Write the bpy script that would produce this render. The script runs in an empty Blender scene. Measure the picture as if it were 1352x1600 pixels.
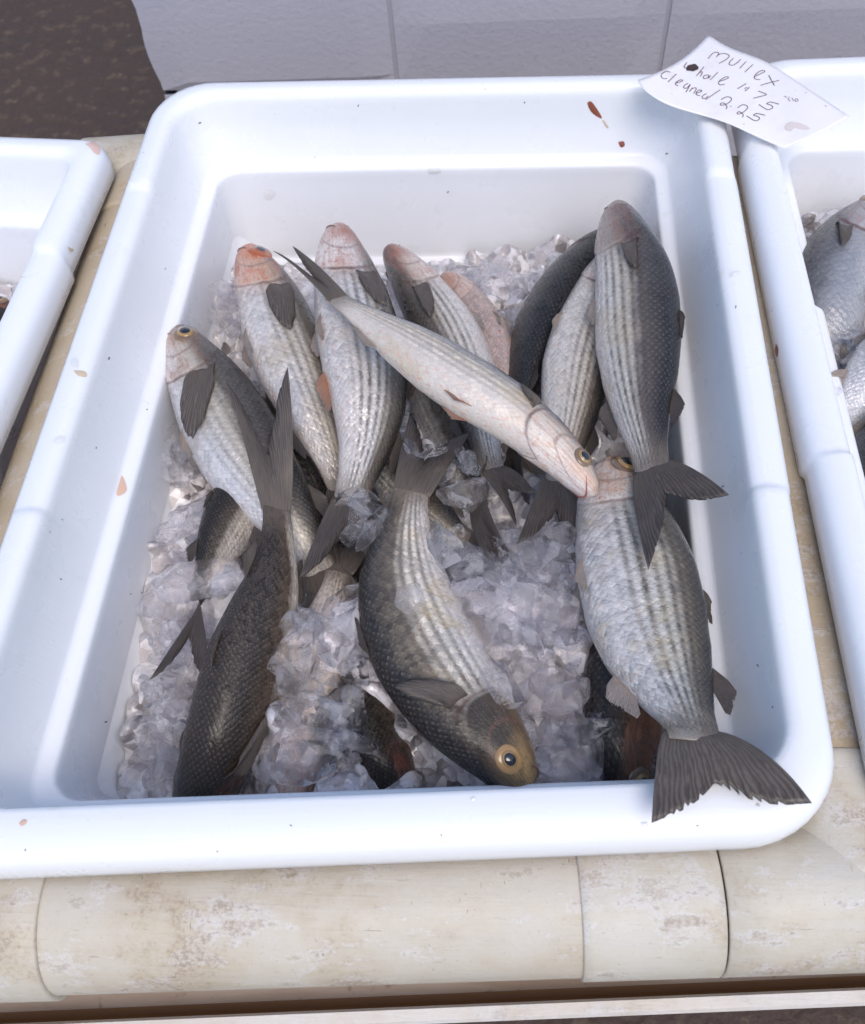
import bpy, math, random
import numpy as np
from mathutils import Vector, Matrix, noise as mnoise
from mathutils.bvhtree import BVHTree
R_ = math.radians
scene = bpy.context.scene
COL = scene.collection

# ------------------------------------------------------------------ camera
CAM = np.array([0.0780938, -0.5237952, 0.6412085])
ROT = np.array([[0.9977174, 0.0028174, 0.0674689],
                [0.0318870, 0.8610643, -0.5074953],
                [-0.0595249, 0.5084883, 0.8590090]])
FPX = 1500.0
cd = bpy.data.cameras.new('camera')
cam = bpy.data.objects.new('camera', cd)
COL.objects.link(cam)
m4 = Matrix.Identity(4)
for i in range(3):
    for j in range(3):
        m4[i][j] = float(ROT[i, j])
    m4[i][3] = float(CAM[i])
cam.matrix_world = m4
cd.sensor_fit = 'VERTICAL'
cd.sensor_height = 24.0
cd.lens = 24.0 * FPX / 1600.0
cd.clip_start = 0.02
cd.clip_end = 200.0
cd.dof.use_dof = True
cd.dof.focus_distance = 0.80
cd.dof.aperture_fstop = 7.0
scene.camera = cam

# ------------------------------------------------------------------ light
SUN_EL, SUN_AZ = 60.0, 160.0          # azimuth: direction the light comes from, degrees clockwise from +y
world = bpy.data.worlds.new('World')
scene.world = world
world.use_nodes = True
wn = world.node_tree
bg = wn.nodes['Background']
sky = wn.nodes.new('ShaderNodeTexSky')
sky.sky_type = 'NISHITA'
sky.sun_disc = False
sky.sun_elevation = R_(SUN_EL)
sky.sun_rotation = R_(SUN_AZ)
sky.air_density = 1.0
sky.dust_density = 1.8
sky.ozone_density = 1.0
wn.links.new(sky.outputs[0], bg.inputs[0])
bg.inputs[1].default_value = 0.15
sd = bpy.data.lights.new('sun', 'SUN')
sd.energy = 0.95
sd.angle = R_(34)
sd.color = (1.0, 0.92, 0.82)
sun = bpy.data.objects.new('sun', sd)
COL.objects.link(sun)
az, el = R_(SUN_AZ), R_(SUN_EL)
sdir = Vector((math.sin(az) * math.cos(el), math.cos(az) * math.cos(el), math.sin(el)))
sun.rotation_euler = (-sdir).to_track_quat('-Z', 'Y').to_euler()
sun.location = (0, -2, 4)

vs = scene.view_settings
vs.view_transform = 'Standard'
vs.look = 'None'
vs.exposure = 0.57
vs.gamma = 1.0
scene.render.engine = 'CYCLES'
cy = scene.cycles
cy.use_denoising = True
cy.max_bounces = 16
cy.transmission_bounces = 14
cy.glossy_bounces = 5
cy.diffuse_bounces = 5
cy.transparent_max_bounces = 24
cy.caustics_reflective = False
cy.caustics_refractive = True
cy.blur_glossy = 0.1
cy.sample_clamp_indirect = 8.0

# ------------------------------------------------------------------ helpers
def at(px, py, z):
    """The point of the place that stands at height z along a line of sight measured on the photograph."""
    d = ROT @ np.array([(px - 676) / FPX, -(py - 800) / FPX, -1.0])
    t = (z - CAM[2]) / d[2]
    return CAM + t * d

def tag(o, label=None, cat=None, group=None, kind=None):
    if label: o['label'] = label
    if cat: o['category'] = cat
    if group: o['group'] = group
    if kind: o['kind'] = kind
    return o

def empty(name, loc):
    o = bpy.data.objects.new(name, None)
    COL.objects.link(o)
    o.location = loc
    o.empty_display_size = 0.02
    return o

def mesh_obj(name, verts, faces, mat=None, parent=None, uv=None, smooth=True):
    me = bpy.data.meshes.new(name)
    verts = np.asarray(verts, dtype=float)
    if parent is not None:
        off = np.array(parent_origin(parent))
        verts = verts - off
    me.from_pydata([tuple(v) for v in verts], [], [tuple(int(i) for i in f) for f in faces])
    if uv is not None:
        l = me.uv_layers.new(name='fishuv')
        vi = np.empty(len(me.loops), dtype=np.int32)
        me.loops.foreach_get('vertex_index', vi)
        l.data.foreach_set('uv', np.asarray(uv, dtype=np.float32)[vi].ravel())
    if smooth:
        me.polygons.foreach_set('use_smooth', [True] * len(me.polygons))
    if mat: me.materials.append(mat)
    me.update()
    o = bpy.data.objects.new(name, me)
    COL.objects.link(o)
    if parent is not None: o.parent = parent
    return o

def parent_origin(p):
    loc = Vector((0, 0, 0))
    while p is not None:
        loc = loc + p.location
        p = p.parent
    return loc

def grid_faces(nu, nv, close_v=False):
    f = []
    for i in range(nu - 1):
        for j in range(nv if close_v else nv - 1):
            k = (j + 1) % nv
            f.append((i * nv + j, i * nv + k, (i + 1) * nv + k, (i + 1) * nv + j))
    return f

def solidify(o, th, offset=0.0):
    md = o.modifiers.new('thickness', 'SOLIDIFY')
    md.thickness = th
    md.offset = offset

def sstep(x, a, b):
    t = np.clip((x - a) / (b - a), 0, 1)
    return t * t * (3 - 2 * t)

def catmull(pts, n):
    p = np.asarray(pts, dtype=float)
    p = np.vstack([2 * p[0] - p[1], p, 2 * p[-1] - p[-2]])
    seg = len(p) - 3
    out = []
    for k in range(seg):
        a, b, c, d = p[k:k + 4]
        for t in np.linspace(0, 1, 24, endpoint=(k == seg - 1)):
            out.append(0.5 * ((2 * b) + (-a + c) * t + (2 * a - 5 * b + 4 * c - d) * t * t + (-a + 3 * b - 3 * c + d) * t ** 3))
    out = np.array(out)
    s = np.concatenate([[0], np.cumsum(np.linalg.norm(np.diff(out, axis=0), axis=1))])
    q = np.linspace(0, s[-1], n)
    return np.stack([np.interp(q, s, out[:, i]) for i in range(3)], 1), s[-1]

# ------------------------------------------------------------------ node helpers
class G:
    def __init__(self, name):
        self.mat = bpy.data.materials.new(name)
        self.mat.use_nodes = True
        self.t = self.mat.node_tree
        self.b = self.t.nodes['Principled BSDF']
        self.out = self.t.nodes['Material Output']
    def n(self, typ, **kw):
        nd = self.t.nodes.new(typ)
        for k, v in kw.items(): setattr(nd, k, v)
        return nd
    def set(self, sock, val):
        if hasattr(val, 'is_output'): self.t.links.new(val, sock)
        else:
            if isinstance(val, tuple) and len(val) == 3 and sock.type == 'RGBA': val = (*val, 1)
            sock.default_value = val
    def m(self, op, a, b=0.0, c=None, clamp=False):
        nd = self.n('ShaderNodeMath', operation=op, use_clamp=clamp)
        self.set(nd.inputs[0], a); self.set(nd.inputs[1], b)
        if c is not None: self.set(nd.inputs[2], c)
        return nd.outputs[0]
    def add(self, a, b): return self.m('ADD', a, b)
    def sub(self, a, b): return self.m('SUBTRACT', a, b)
    def mul(self, a, b): return self.m('MULTIPLY', a, b)
    def ss(self, x, a, b, lo=0.0, hi=1.0):
        nd = self.n('ShaderNodeMapRange', interpolation_type='SMOOTHSTEP')
        for i, v in enumerate((x, a, b, lo, hi)): self.set(nd.inputs[i], v)
        return nd.outputs[0]
    def mix(self, f, a, b, blend='MIX'):
        nd = self.n('ShaderNodeMix', data_type='RGBA', blend_type=blend)
        self.set(nd.inputs[0], f); self.set(nd.inputs[6], a); self.set(nd.inputs[7], b)
        return nd.outputs[2]
    def mixf(self, f, a, b):
        nd = self.n('ShaderNodeMix', data_type='FLOAT')
        self.set(nd.inputs[0], f); self.set(nd.inputs[2], a); self.set(nd.inputs[3], b)
        return nd.outputs[0]
    def ramp(self, x, stops):
        nd = self.n('ShaderNodeValToRGB')
        cr = nd.color_ramp
        while len(cr.elements) > 1: cr.elements.remove(cr.elements[-1])
        for i, (p, c) in enumerate(stops):
            e = cr.elements[0] if i == 0 else cr.elements.new(p)
            e.position = p
            e.color = (*c, 1) if len(c) == 3 else c
        self.set(nd.inputs[0], x)
        return nd.outputs[0]
    def noise(self, vec, scale, detail=3, rough=0.55, dist=0.0, dim='3D'):
        nd = self.n('ShaderNodeTexNoise', noise_dimensions=dim)
        if vec is not None: self.set(nd.inputs['Vector'], vec)
        nd.inputs['Scale'].default_value = scale
        nd.inputs['Detail'].default_value = detail
        nd.inputs['Roughness'].default_value = rough
        nd.inputs['Distortion'].default_value = dist
        return nd.outputs[0]
    def vor(self, vec, scale, feature='F1', rand=1.0):
        nd = self.n('ShaderNodeTexVoronoi', feature=feature)
        if vec is not None: self.set(nd.inputs['Vector'], vec)
        nd.inputs['Scale'].default_value = scale
        nd.inputs['Randomness'].default_value = rand
        return nd.outputs[0]
    def obj(self): return self.n('ShaderNodeTexCoord').outputs['Object']
    def geo(self): return self.n('ShaderNodeNewGeometry').outputs['Position']
    def mapping(self, vec, scale=(1, 1, 1), loc=(0, 0, 0), rot=(0, 0, 0)):
        nd = self.n('ShaderNodeMapping')
        self.set(nd.inputs[0], vec)
        nd.inputs['Scale'].default_value = scale
        nd.inputs['Location'].default_value = loc
        nd.inputs['Rotation'].default_value = rot
        return nd.outputs[0]
    def comb(self, x, y, z):
        nd = self.n('ShaderNodeCombineXYZ')
        for i, v in enumerate((x, y, z)): self.set(nd.inputs[i], v)
        return nd.outputs[0]
    def facets(self, pos, scale, k=1.0):
        """Height of a surface broken into small tilted planes."""
        nd = self.n('ShaderNodeTexVoronoi'); self.set(nd.inputs['Vector'], pos); nd.inputs['Scale'].default_value = scale
        a = self.n('ShaderNodeVectorMath', operation='SUBTRACT'); self.set(a.inputs[0], pos); self.set(a.inputs[1], nd.outputs['Position'])
        b = self.n('ShaderNodeVectorMath', operation='SUBTRACT'); self.set(b.inputs[0], nd.outputs['Color']); b.inputs[1].default_value = (0.5, 0.5, 0.5)
        d = self.n('ShaderNodeVectorMath', operation='DOT_PRODUCT'); self.set(d.inputs[0], a.outputs[0]); self.set(d.inputs[1], b.outputs[0])
        sx = self.n('ShaderNodeSeparateXYZ'); self.set(sx.inputs[0], nd.outputs['Color'])
        return self.mul(d.outputs['Value'], k), sx.outputs[0]
    def bump(self, h, strength, dist, normal=None):
        nd = self.n('ShaderNodeBump')
        nd.inputs['Strength'].default_value = strength
        nd.inputs['Distance'].default_value = dist
        self.set(nd.inputs['Height'], h)
        if normal is not None: self.set(nd.inputs['Normal'], normal)
        return nd.outputs[0]
    def p(self, **kw):
        for k, v in kw.items(): self.set(self.b.inputs[k.replace('_', ' ')], v)
        return self.mat

# ------------------------------------------------------------------ materials of the setting
def mat_tub():
    g = G('white_plastic')
    pos = g.geo()
    spk = g.vor(pos, 38.0)
    n1 = g.noise(pos, 22, 4)
    n2 = g.noise(pos, 160, 3)
    dirt = g.mul(g.ss(spk, 0.10, 0.03), g.ss(n2, 0.55, 0.7))
    smear = g.ss(g.noise(g.mapping(pos, (1, 1, 0.35)), 30, 5, 0.7), 0.60, 0.80)
    col = g.mix(n1, (0.83, 0.835, 0.85), (0.79, 0.795, 0.815))
    col = g.mix(g.mul(smear, 0.28), col, (0.62, 0.58, 0.54))
    col = g.mix(g.mul(dirt, 0.75), col, (0.25, 0.20, 0.17))
    scr = g.noise(g.mapping(pos, (30, 420, 60), rot=(0, 0, 0.5)), 1.0, 3)
    drop = g.mul(g.ss(g.vor(pos, 95.0), 0.20, 0.05), g.ss(g.noise(pos, 14, 3), 0.50, 0.58))
    hb = g.add(g.add(g.mul(n1, 0.6), g.mul(scr, 0.22)), g.mul(drop, 0.30))
    return g.p(Base_Color=col, Roughness=g.ss(n1, 0.2, 0.8, 0.22, 0.42), Specular_IOR_Level=0.5,
               Subsurface_Weight=0.12, Subsurface_Radius=(0.01, 0.009, 0.008), Subsurface_Scale=0.6,
               Normal=g.bump(hb, 0.25, 0.002))

def mat_pvc(name, tint=(0.74, 0.70, 0.60), dirt=1.0, seed=0.0):
    g = G(name)
    pos = g.mapping(g.geo(), loc=(seed, seed * .7, 0))
    n1 = g.noise(pos, 8, 6, 0.7)
    n2 = g.noise(g.mapping(pos, (22, 40, 40)), 1.0, 8, 0.72)
    n3 = g.noise(pos, 330, 5, 0.7)
    n4 = g.noise(g.mapping(pos, (7, 60, 60)), 1.0, 4, 0.6)
    scr = g.noise(g.mapping(pos, (25, 500, 500), rot=(0, 0, 0.12)), 1.0, 4, 0.7)
    scr2 = g.noise(g.mapping(pos, (420, 45, 420), rot=(0, 0, 0.5)), 1.0, 3, 0.7)
    warm = lambda k: tuple(x * y for x, y in zip(tint, k))
    col = g.mix(g.ss(n1, 0.35, 0.65), tint, warm((0.90, 0.85, 0.76)))
    col = g.mix(g.mul(g.ss(n4, 0.45, 0.62), 0.25), col, warm((0.97, 1.0, 1.08)))
    chalk = g.mul(g.ss(n2, 0.52, 0.56), g.ss(g.add(n1, g.mul(n3, 0.35)), 0.60, 0.70))
    col = g.mix(g.mul(chalk, 0.45), col, (0.70, 0.69, 0.71))                          # chalky paint left on the plastic
    grime = g.ss(g.add(g.mul(n1, 0.7), g.mul(n2, 0.45)), 0.58, 0.70)
    col = g.mix(g.mul(grime, min(1.0, 0.34 * dirt)), col, (0.42, 0.32, 0.21))         # tan stain
    col = g.mix(g.mul(g.mul(grime, g.ss(n3, 0.46, 0.58)), min(1.0, 0.35 * dirt)), col, (0.25, 0.18, 0.12))
    col = g.mix(g.mul(g.mul(g.ss(n2, 0.585, 0.60), g.ss(n3, 0.42, 0.50)), 0.3 * dirt), col, (0.32, 0.25, 0.18))
    col = g.mix(g.mul(g.ss(scr, 0.66, 0.72), 0.65 * dirt), col, (0.20, 0.15, 0.11))
    col = g.mix(g.mul(g.ss(scr2, 0.68, 0.74), 0.65 * dirt), col, (0.20, 0.15, 0.11))
    sk = g.noise(g.mapping(pos, (9, 220, 160), rot=(0, 0, 0.05)), 1.0, 5, 0.7)
    col = g.mix(g.mul(g.mul(g.ss(sk, 0.56, 0.66), g.ss(n1, 0.45, 0.62)), 0.22 * dirt), col, (0.30, 0.24, 0.20))
    col = g.mix(g.mul(g.ss(n3, 0.60, 0.70), 0.35 * dirt), col, (0.34, 0.28, 0.22))
    h = g.add(g.mul(n2, 0.8), g.add(g.mul(n3, 0.25), g.mul(scr, 0.3)))
    return g.p(Base_Color=col, Roughness=g.ss(n2, 0.3, 0.7, 0.38, 0.62), Normal=g.bump(h, 0.35, 0.0025))

def mat_simple(name, c, rough=0.5, **kw):
    g = G(name)
    return g.p(Base_Color=c, Roughness=rough, **kw)

M_TUB = mat_tub()
M_PVC = mat_pvc('weathered_pvc', (0.56, 0.51, 0.43), 1.4)
M_PVC_B = mat_pvc('weathered_pvc_clean', (0.57, 0.53, 0.455), 1.3, 3.1)
M_PVC_T = mat_pvc('stained_pvc', (0.50, 0.42, 0.31), 1.3, 7.7)

# ------------------------------------------------------------------ ground and wall
def mat_ground():
    g = G('damp_ground')
    pos = g.geo()
    n1 = g.noise(pos, 3.0, 6, 0.6)
    n2 = g.noise(pos, 26, 5, 0.65)
    v = g.vor(pos, 45)
    col = g.mix(n1, (0.050, 0.031, 0.025), (0.072, 0.044, 0.032))
    col = g.mix(g.mul(g.ss(n2, 0.52, 0.68), 0.75), col, (0.125, 0.085, 0.055))
    col = g.mix(g.mul(g.ss(v, 0.16, 0.05), g.ss(n2, 0.5, 0.6)), col, (0.22, 0.16, 0.12))
    return g.p(Base_Color=col, Roughness=0.8, Normal=g.bump(g.add(n2, g.mul(v, 0.4)), 0.6, 0.02))

GZ = -0.92
mesh_obj('ground', [(-60, -60, GZ), (60, -60, GZ), (60, 60, GZ), (-60, 60, GZ)], [(0, 1, 2, 3)], mat_ground())
tag(bpy.data.objects['ground'], kind='structure')

def build_wall():
    YW, TH = 0.80, 0.19
    g = G('painted_block')
    pos = g.geo()
    n1 = g.noise(pos, 6, 5)
    n2 = g.noise(pos, 120, 4)
    col = g.mix(n1, (0.50, 0.495, 0.57), (0.56, 0.55, 0.62))
    col = g.mix(g.mul(g.ss(n2, 0.62, 0.72), 0.3), col, (0.33, 0.31, 0.33))
    mp = g.p(Base_Color=col, Roughness=0.55, Normal=g.bump(g.add(g.mul(n2, 0.5), n1), 0.4, 0.004))
    root = empty('block_wall', (0.9, YW, GZ))
    tag(root, 'pale lavender painted block wall with a chipped left end behind the tubs', 'wall')
    xl = at(233, 128, -0.30)[0] + 0.03
    jx = [0.0, 0.4, 0.8, 1.2, 1.6, 2.0]
    x610 = -0.075
    # courses: joint at z = -0.30
    zs = [-0.90, -0.70, -0.50, -0.30, -0.10, 0.10, 0.30]
    rng = random.Random(5)
    V, F = [], []
    gap = 0.0035
    for c in range(len(zs) - 1):
        z0, z1 = zs[c] + gap, zs[c + 1] - gap
        if c == 0: z0 = GZ
        off = 0.0 if c % 2 == 1 else -0.2
        x = x610 + off
        edges = [xl] + [x + 0.4 * k for k in range(-1, 7) if x + 0.4 * k > xl + 0.06]
        for k in range(len(edges) - 1):
            xa, xb = edges[k] + (gap if k else 0), edges[k + 1] - gap
            nz = 14 if k == 0 else 3
            nx = 4
            base = len(V)
            # front face as a grid with rounded rim; broken left end on the first block
            for i in range(nx + 2):
                for j in range(nz):
                    u = min(max((i - 0.5) / (nx), 0), 1) if 0 < i < nx + 1 else (0 if i == 0 else 1)
                    zz = z0 + (z1 - z0) * j / (nz - 1)
                    xx = xa + (xb - xa) * u
                    if k == 0 and i <= 1:
                        t = j / (nz - 1)
                        bite = 0.005 * abs(math.sin(zz * 26 + 1.3)) + 0.002 * mnoise.noise((zz * 40, c, 1.7))
                        xx -= bite
                    edge = (j in (0, nz - 1)) or i in (0, nx + 1)
                    V.append((xx, YW + (0.004 if edge else 0.0), zz))
            W = nz
            for i in range(nx + 1):
                for j in range(nz - 1):
                    F.append((base + i * W + j, base + (i + 1) * W + j, base + (i + 1) * W + j + 1, base + i * W + j + 1))
            # left end and back so the block has depth
            b2 = len(V)
            for (i, j) in [(0, jj) for jj in range(nz)]:
                v = V[base + i * W + j]
                V.append((v[0], YW + TH, v[2]))
            for j in range(nz - 1):
                F.append((base + j, base + j + 1, b2 + j + 1, b2 + j))
            b3 = len(V)
            for j in range(nz):
                v = V[base + (nx + 1) * W + j]
                V.append((v[0], YW + TH, v[2]))
            for j in range(nz - 1):
                F.append((b2 + j, b2 + j + 1, b3 + j + 1, b3 + j))
    mesh_obj('block_courses', V, F, mp, root, smooth=False)
    # mortar core set back from the block faces
    mm = mat_simple('mortar', (0.46, 0.455, 0.52), 0.85)
    x0, x1, y0, y1, z0, z1 = xl + 0.02, 2.2, YW + 0.006, YW + TH - 0.004, GZ, 0.29
    v = [(x0, y0, z0), (x1, y0, z0), (x1, y1, z0), (x0, y1, z0), (x0, y0, z1), (x1, y0, z1), (x1, y1, z1), (x0, y1, z1)]
    mesh_obj('mortar', v, [(0, 1, 5, 4), (1, 2, 6, 5), (2, 3, 7, 6), (3, 0, 4, 7), (4, 5, 6, 7)], mm, root, smooth=False)
build_wall()

# ------------------------------------------------------------------ tubs
TW, TL = 0.61, 0.80
def tub_mesh(quad, z0, notch=(-0.13, 0.235), rc=0.060):
    """Lofted rings: skirt, rim, stepped wall, floor, and the outside of the body. quad: world corners BL, BR, FR, FL."""
    prof = [  # offset inward, z, rim weight
        (0.0050, -0.0360, 1), (0.0020, -0.0375, 1), (0.0, -0.0360, 1), (-0.0010, -0.024, 1), (0.0, -0.013, 1), (0.0025, -0.0065, 1), (0.0065, -0.0022, 1), (0.012, 0.0, 1),
        (0.022, 0.0012, 1), (0.031, 0.0008, 1), (0.0345, -0.0004, 1), (0.0375, -0.0030, .8), (0.0392, -0.0080, .5), (0.0402, -0.014, .3), (0.0425, -0.028, .1), (0.0478, -0.0560, 0), (0.0492, -0.0625, 0), (0.0500, -0.0655, 0),
        (0.0512, -0.0678, 0), (0.0535, -0.0690, 0), (0.0570, -0.0696, 0), (0.0620, -0.0702, 0), (0.0640, -0.0716, 0), (0.0650, -0.0745, 0), (0.0654, -0.081, 0), (0.0662, -0.095, 0), (0.0718, -0.160, 0), (0.0730, -0.172, 0), (0.0740, -0.1770, 0),
        (0.0765, -0.1790, 0), (0.0825, -0.1805, 0), (0.0850, -0.1830, 0), (0.0856, -0.1855, 0), (0.0862, -0.1900, 0), (0.0885, -0.202, 0), (0.0930, -0.2105, 0), (0.102, -0.215, 0)]
    outer = [(0.115, -0.2195, 0), (0.090, -0.2195, 0), (0.0825, -0.208, 0), (0.0615, -0.090, 0), (0.0465, -0.070, 0), (0.0370, -0.012, .5), (0.0330, -0.0055, 1), (0.014, -0.0050, 1), (0.0065, -0.010, 1), (0.0055, -0.030, 1)]
    def ring(off, z, w):
        fx = 0.0 * (1 - float(sstep(-z, 0.06, 0.17))) * float(sstep(off, 0.026, 0.034)) if off < 0.11 else 0.0
        slim = 0.0085 * float(sstep(off, 0.018, 0.031)) * (1 - float(sstep(-z, 0.035, 0.068)))
        fx += 2 * slim * 0.7
        off -= slim
        fx -= 0.75 * min(max(off + slim - 0.0345, 0), 0.006)
        a, b = TW / 2 - off, TL / 2 - off - 0.014 * float(sstep(-z, 0.07, 0.18))
        r = max(rc - off * 0.55, 0.02)
        pts = []
        ys = sorted(set([round(q, 5) for q in np.linspace(-1, 1, 33)]))
        ex = []
        for nb in notch:
            for d in (-0.012, -0.007, -0.004, -0.0015, 0.0015, 0.004, 0.007, 0.012): ex.append((nb + d) / (TL / 2 - rc))
        ys = sorted(ys + ex)
        mid = lambda y: float(sstep(np.array(y), notch[0] - 0.004, notch[0] + 0.003) * (1 - sstep(np.array(y), notch[1] - 0.003, notch[1] + 0.004)))
        def put(x, y, side):
            k = mid(y) * w if side else 0.0
            o = 0.0022 * k * (1 if off < 0.02 else -0.6)
            zz = z - 0.0035 * k
            pts.append((x + math.copysign(o, x), y + fx * float(sstep(-y, b - 0.16, b - 0.02)), zz))
        for q in ys: put(a, q * (b - r), True)                 # right side, front to back
        for t in np.linspace(0, math.pi / 2, 10)[1:-1]: put(a - r + r * math.cos(t), b - r + r * math.sin(t), False)
        for q in np.linspace(1, -1, 21): put(q * (a - r), b, False)
        for t in np.linspace(math.pi / 2, math.pi, 10)[1:-1]: put(-(a - r) + r * math.cos(t), b - r + r * math.sin(t), False)
        for q in reversed(ys): put(-a, q * (b - r), True)
        for t in np.linspace(math.pi, 1.5 * math.pi, 10)[1:-1]: put(-(a - r) + r * math.cos(t), -(b - r) + r * math.sin(t), False)
        for q in np.linspace(-1, 1, 21): put(q * (a - r), -b, False)
        for t in np.linspace(1.5 * math.pi, 2 * math.pi, 10)[1:-1]: put(a - r + r * math.cos(t), -(b - r) + r * math.sin(t), False)
        return pts
    rings = [ring(*q) for q in prof] + [ring(*q) for q in outer]
    n = len(rings[0])
    V = np.array([p for r in rings for p in r])
    F = grid_faces(len(prof), n, True)
    F.append(tuple((len(prof) - 1) * n + j for j in range(n)))           # floor
    k0 = len(prof)
    for i in range(len(outer) - 1):
        for j in range(n):
            k = (j + 1) % n
            F.append(((k0 + i) * n + j, (k0 + i) * n + k, (k0 + i + 1) * n + k, (k0 + i + 1) * n + j))
    F.append(tuple(k0 * n + n - 1 - j for j in range(n)))                # underside
    L = k0 + len(outer) - 1
    for j in range(n):
        k = (j + 1) % n
        F.append((L * n + j, L * n + k, k, j))
    u = V[:, 0] / TW + 0.5
    v = V[:, 1] / TL + 0.5
    BL, BR, FR, FL = [np.array(q[:2]) for q in quad]
    W = (FL[None] * ((1 - u) * (1 - v))[:, None] + FR[None] * (u * (1 - v))[:, None] + BL[None] * ((1 - u) * v)[:, None] + BR[None] * (u * v)[:, None])
    # slight sag of the rim, as on a real moulded tub
    z = V[:, 2] + z0
    return np.column_stack([W, z]), F

def make_tub(name, quad, label, z0=0.0, notch=(-0.13, 0.235), rc=0.060):
    V, F = tub_mesh(quad, z0, notch, rc)
    c = np.mean([np.array(q[:2]) for q in quad], axis=0)
    r = empty(name, (c[0], c[1], z0 - 0.2195))
    tag(r, label, 'tub', 'white fish tubs hung in the pipe frame')
    o = mesh_obj('tub_body', V, F, M_TUB, r)
    return r, o, (V, F)

def ccw(o):
    import bmesh
    bm = bmesh.new(); bm.from_mesh(o.data)
    bmesh.ops.recalc_face_normals(bm, faces=bm.faces)
    bm.to_mesh(o.data); bm.free()

main_quad = [at(248, 122, 0), at(1126, 105, 0), at(1313, 1318, -.03), at(-155, 1378, -.03)]
TUB, TUBO, TUBG = make_tub('fish_tub', main_quad, 'white plastic tub in the middle, heaped with striped mullet on crushed ice')
ccw(TUBO)

def rect_quad(corner, dirv, sidev, which):
    """corner = back corner on the near side; dirv runs to the front, sidev runs away from the middle tub."""
    c = np.array(corner[:2]); d = dirv * TL; s = sidev * TW
    if which == 'left':   # corner is BR
        return [c + s, c, c + d, c + s + d]
    return [c, c + s, c + s + d, c + d]

# left tub: its right edge
a_, b_ = at(182, 270, -.036)[:2], at(0, 693, -.036)[:2]
dl = (b_ - a_) / np.linalg.norm(b_ - a_)
sl = np.array([dl[1], -dl[0]])
if sl[0] > 0: sl = -sl
yb = at(60, 207, 0.0)[:2]
k = np.dot(yb - a_, dl)
LQ = rect_quad(a_ + dl * k, dl, sl, 'left')
LTUB, LTUBO, LG = make_tub('fish_tub', LQ, 'white plastic tub at the left edge with a peach smear on its corner', rc=0.026)
ccw(LTUBO)
a_, b_ = at(1168, 320, -.036)[:2], at(1306, 985, -.036)[:2]
dr = (b_ - a_) / np.linalg.norm(b_ - a_)
sr = np.array([-dr[1], dr[0]])
if sr[0] < 0: sr = -sr
yb = at(1260, 83, 0.0)[:2]
k = np.dot(yb - a_, dr)
RQ = rect_quad(a_ + dr * k, dr, sr, 'right')
RTUB, RTUBO, RG = make_tub('fish_tub', RQ, 'white plastic tub at the right edge holding grey silver fish heads and ice', notch=(-0.10, 0.27))
ccw(RTUBO)

# ------------------------------------------------------------------ pipe frame
def tube(name, a, b, r, mat, parent=None, n=40, caps=True, wall=0.006, seg=2, bend=0.0):
    """A hollow pipe with wall thickness and open, slightly rounded ends."""
    a, b = np.array(a, float), np.array(b, float)
    d = (b - a) / np.linalg.norm(b - a)
    up = np.array([0, 0, 1.0])
    s = np.cross(d, up); s /= np.linalg.norm(s)
    q = np.cross(s, d)
    L = np.linalg.norm(b - a)
    rows = [(0.003, r - wall), (0.0, r - wall + .001), (0.0, r - 0.0012), (0.0012, r)] 
    nm = 12
    rows += [(L * t, r) for t in np.linspace(0, 1, nm + 2)[1:-1]]
    rows += [(L - 0.0012, r), (L, r - 0.0012), (L, r - wall + .001), (L - 0.003, r - wall), ]
    V = []
    for (t, rr) in rows:
        for k in range(n):
            an = 2 * math.pi * k / n
            V.append(a + d * t + (s * math.cos(an) + q * math.sin(an)) * rr)
    F = grid_faces(len(rows), n, True)
    L0 = (len(rows) - 1) * n
    for k in range(n):
        kk = (k + 1) % n
        F.append((L0 + k, L0 + kk, kk, k))
    o = mesh_obj(name, V, F, mat, parent)
    ccw(o)
    return o

PZ = -0.036 - 0.0015
R1 = 0.052
def frame_piece(name, a, b, r, mat, label, cat):
    o = tube(name, a, b, r, mat)
    tag(o, label, cat, 'pvc pipe frame of the table')
    return o
# front rail direction from its lower silhouette
fl, fr = at(60, 1556, PZ - R1)[:2], at(905, 1528, PZ - R1)[:2]
fd = (fr - fl) / np.linalg.norm(fr - fl)
fn = np.array([-fd[1], fd[0]])
def fpt(px, py_hint, r):
    """Axis point of the front rail at the column px of the photograph."""
    p = at(px, py_hint, PZ - 0.01)[:2]
    t = np.dot(p - fl, fd)
    q = fl + fd * t + fn * R1
    return np.array([q[0], q[1], PZ - 0.004 - R1])
f_a, f_b, f_c, f_d = fpt(62, 1450, 0), fpt(909, 1430, 0), fpt(1133, 1420, 0), fpt(1136, 1420, 0)
e3 = np.array([fd[0], fd[1], 0])
frame_piece('pipe_rail', f_a - e3 * 0.03, f_b + e3 * 0.03, R1, M_PVC, 'long stained white pipe along the front of the table under the middle tub', 'pipe')
frame_piece('pipe_coupling', f_a - e3 * 0.34, f_a, R1 + 0.0035, M_PVC_B, 'white pipe coupling with a raised round lip at the front left corner', 'pipe fitting')
frame_piece('pipe_coupling', f_b, f_c, R1 + 0.0025, M_PVC_B, 'short cream pipe sleeve with peeling grey paint on the front rail', 'pipe fitting')
tee = empty('pipe_tee', f_d + e3 * 0.15 - np.array([0, 0, R1]))
tag(tee, 'big cream pipe tee joining the front rail to the pipe between two tubs', 'pipe fitting', 'pvc pipe frame of the table')
tube('run', f_d, f_d + e3 * 0.50, R1 + 0.0025, M_PVC_B, tee)
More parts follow.
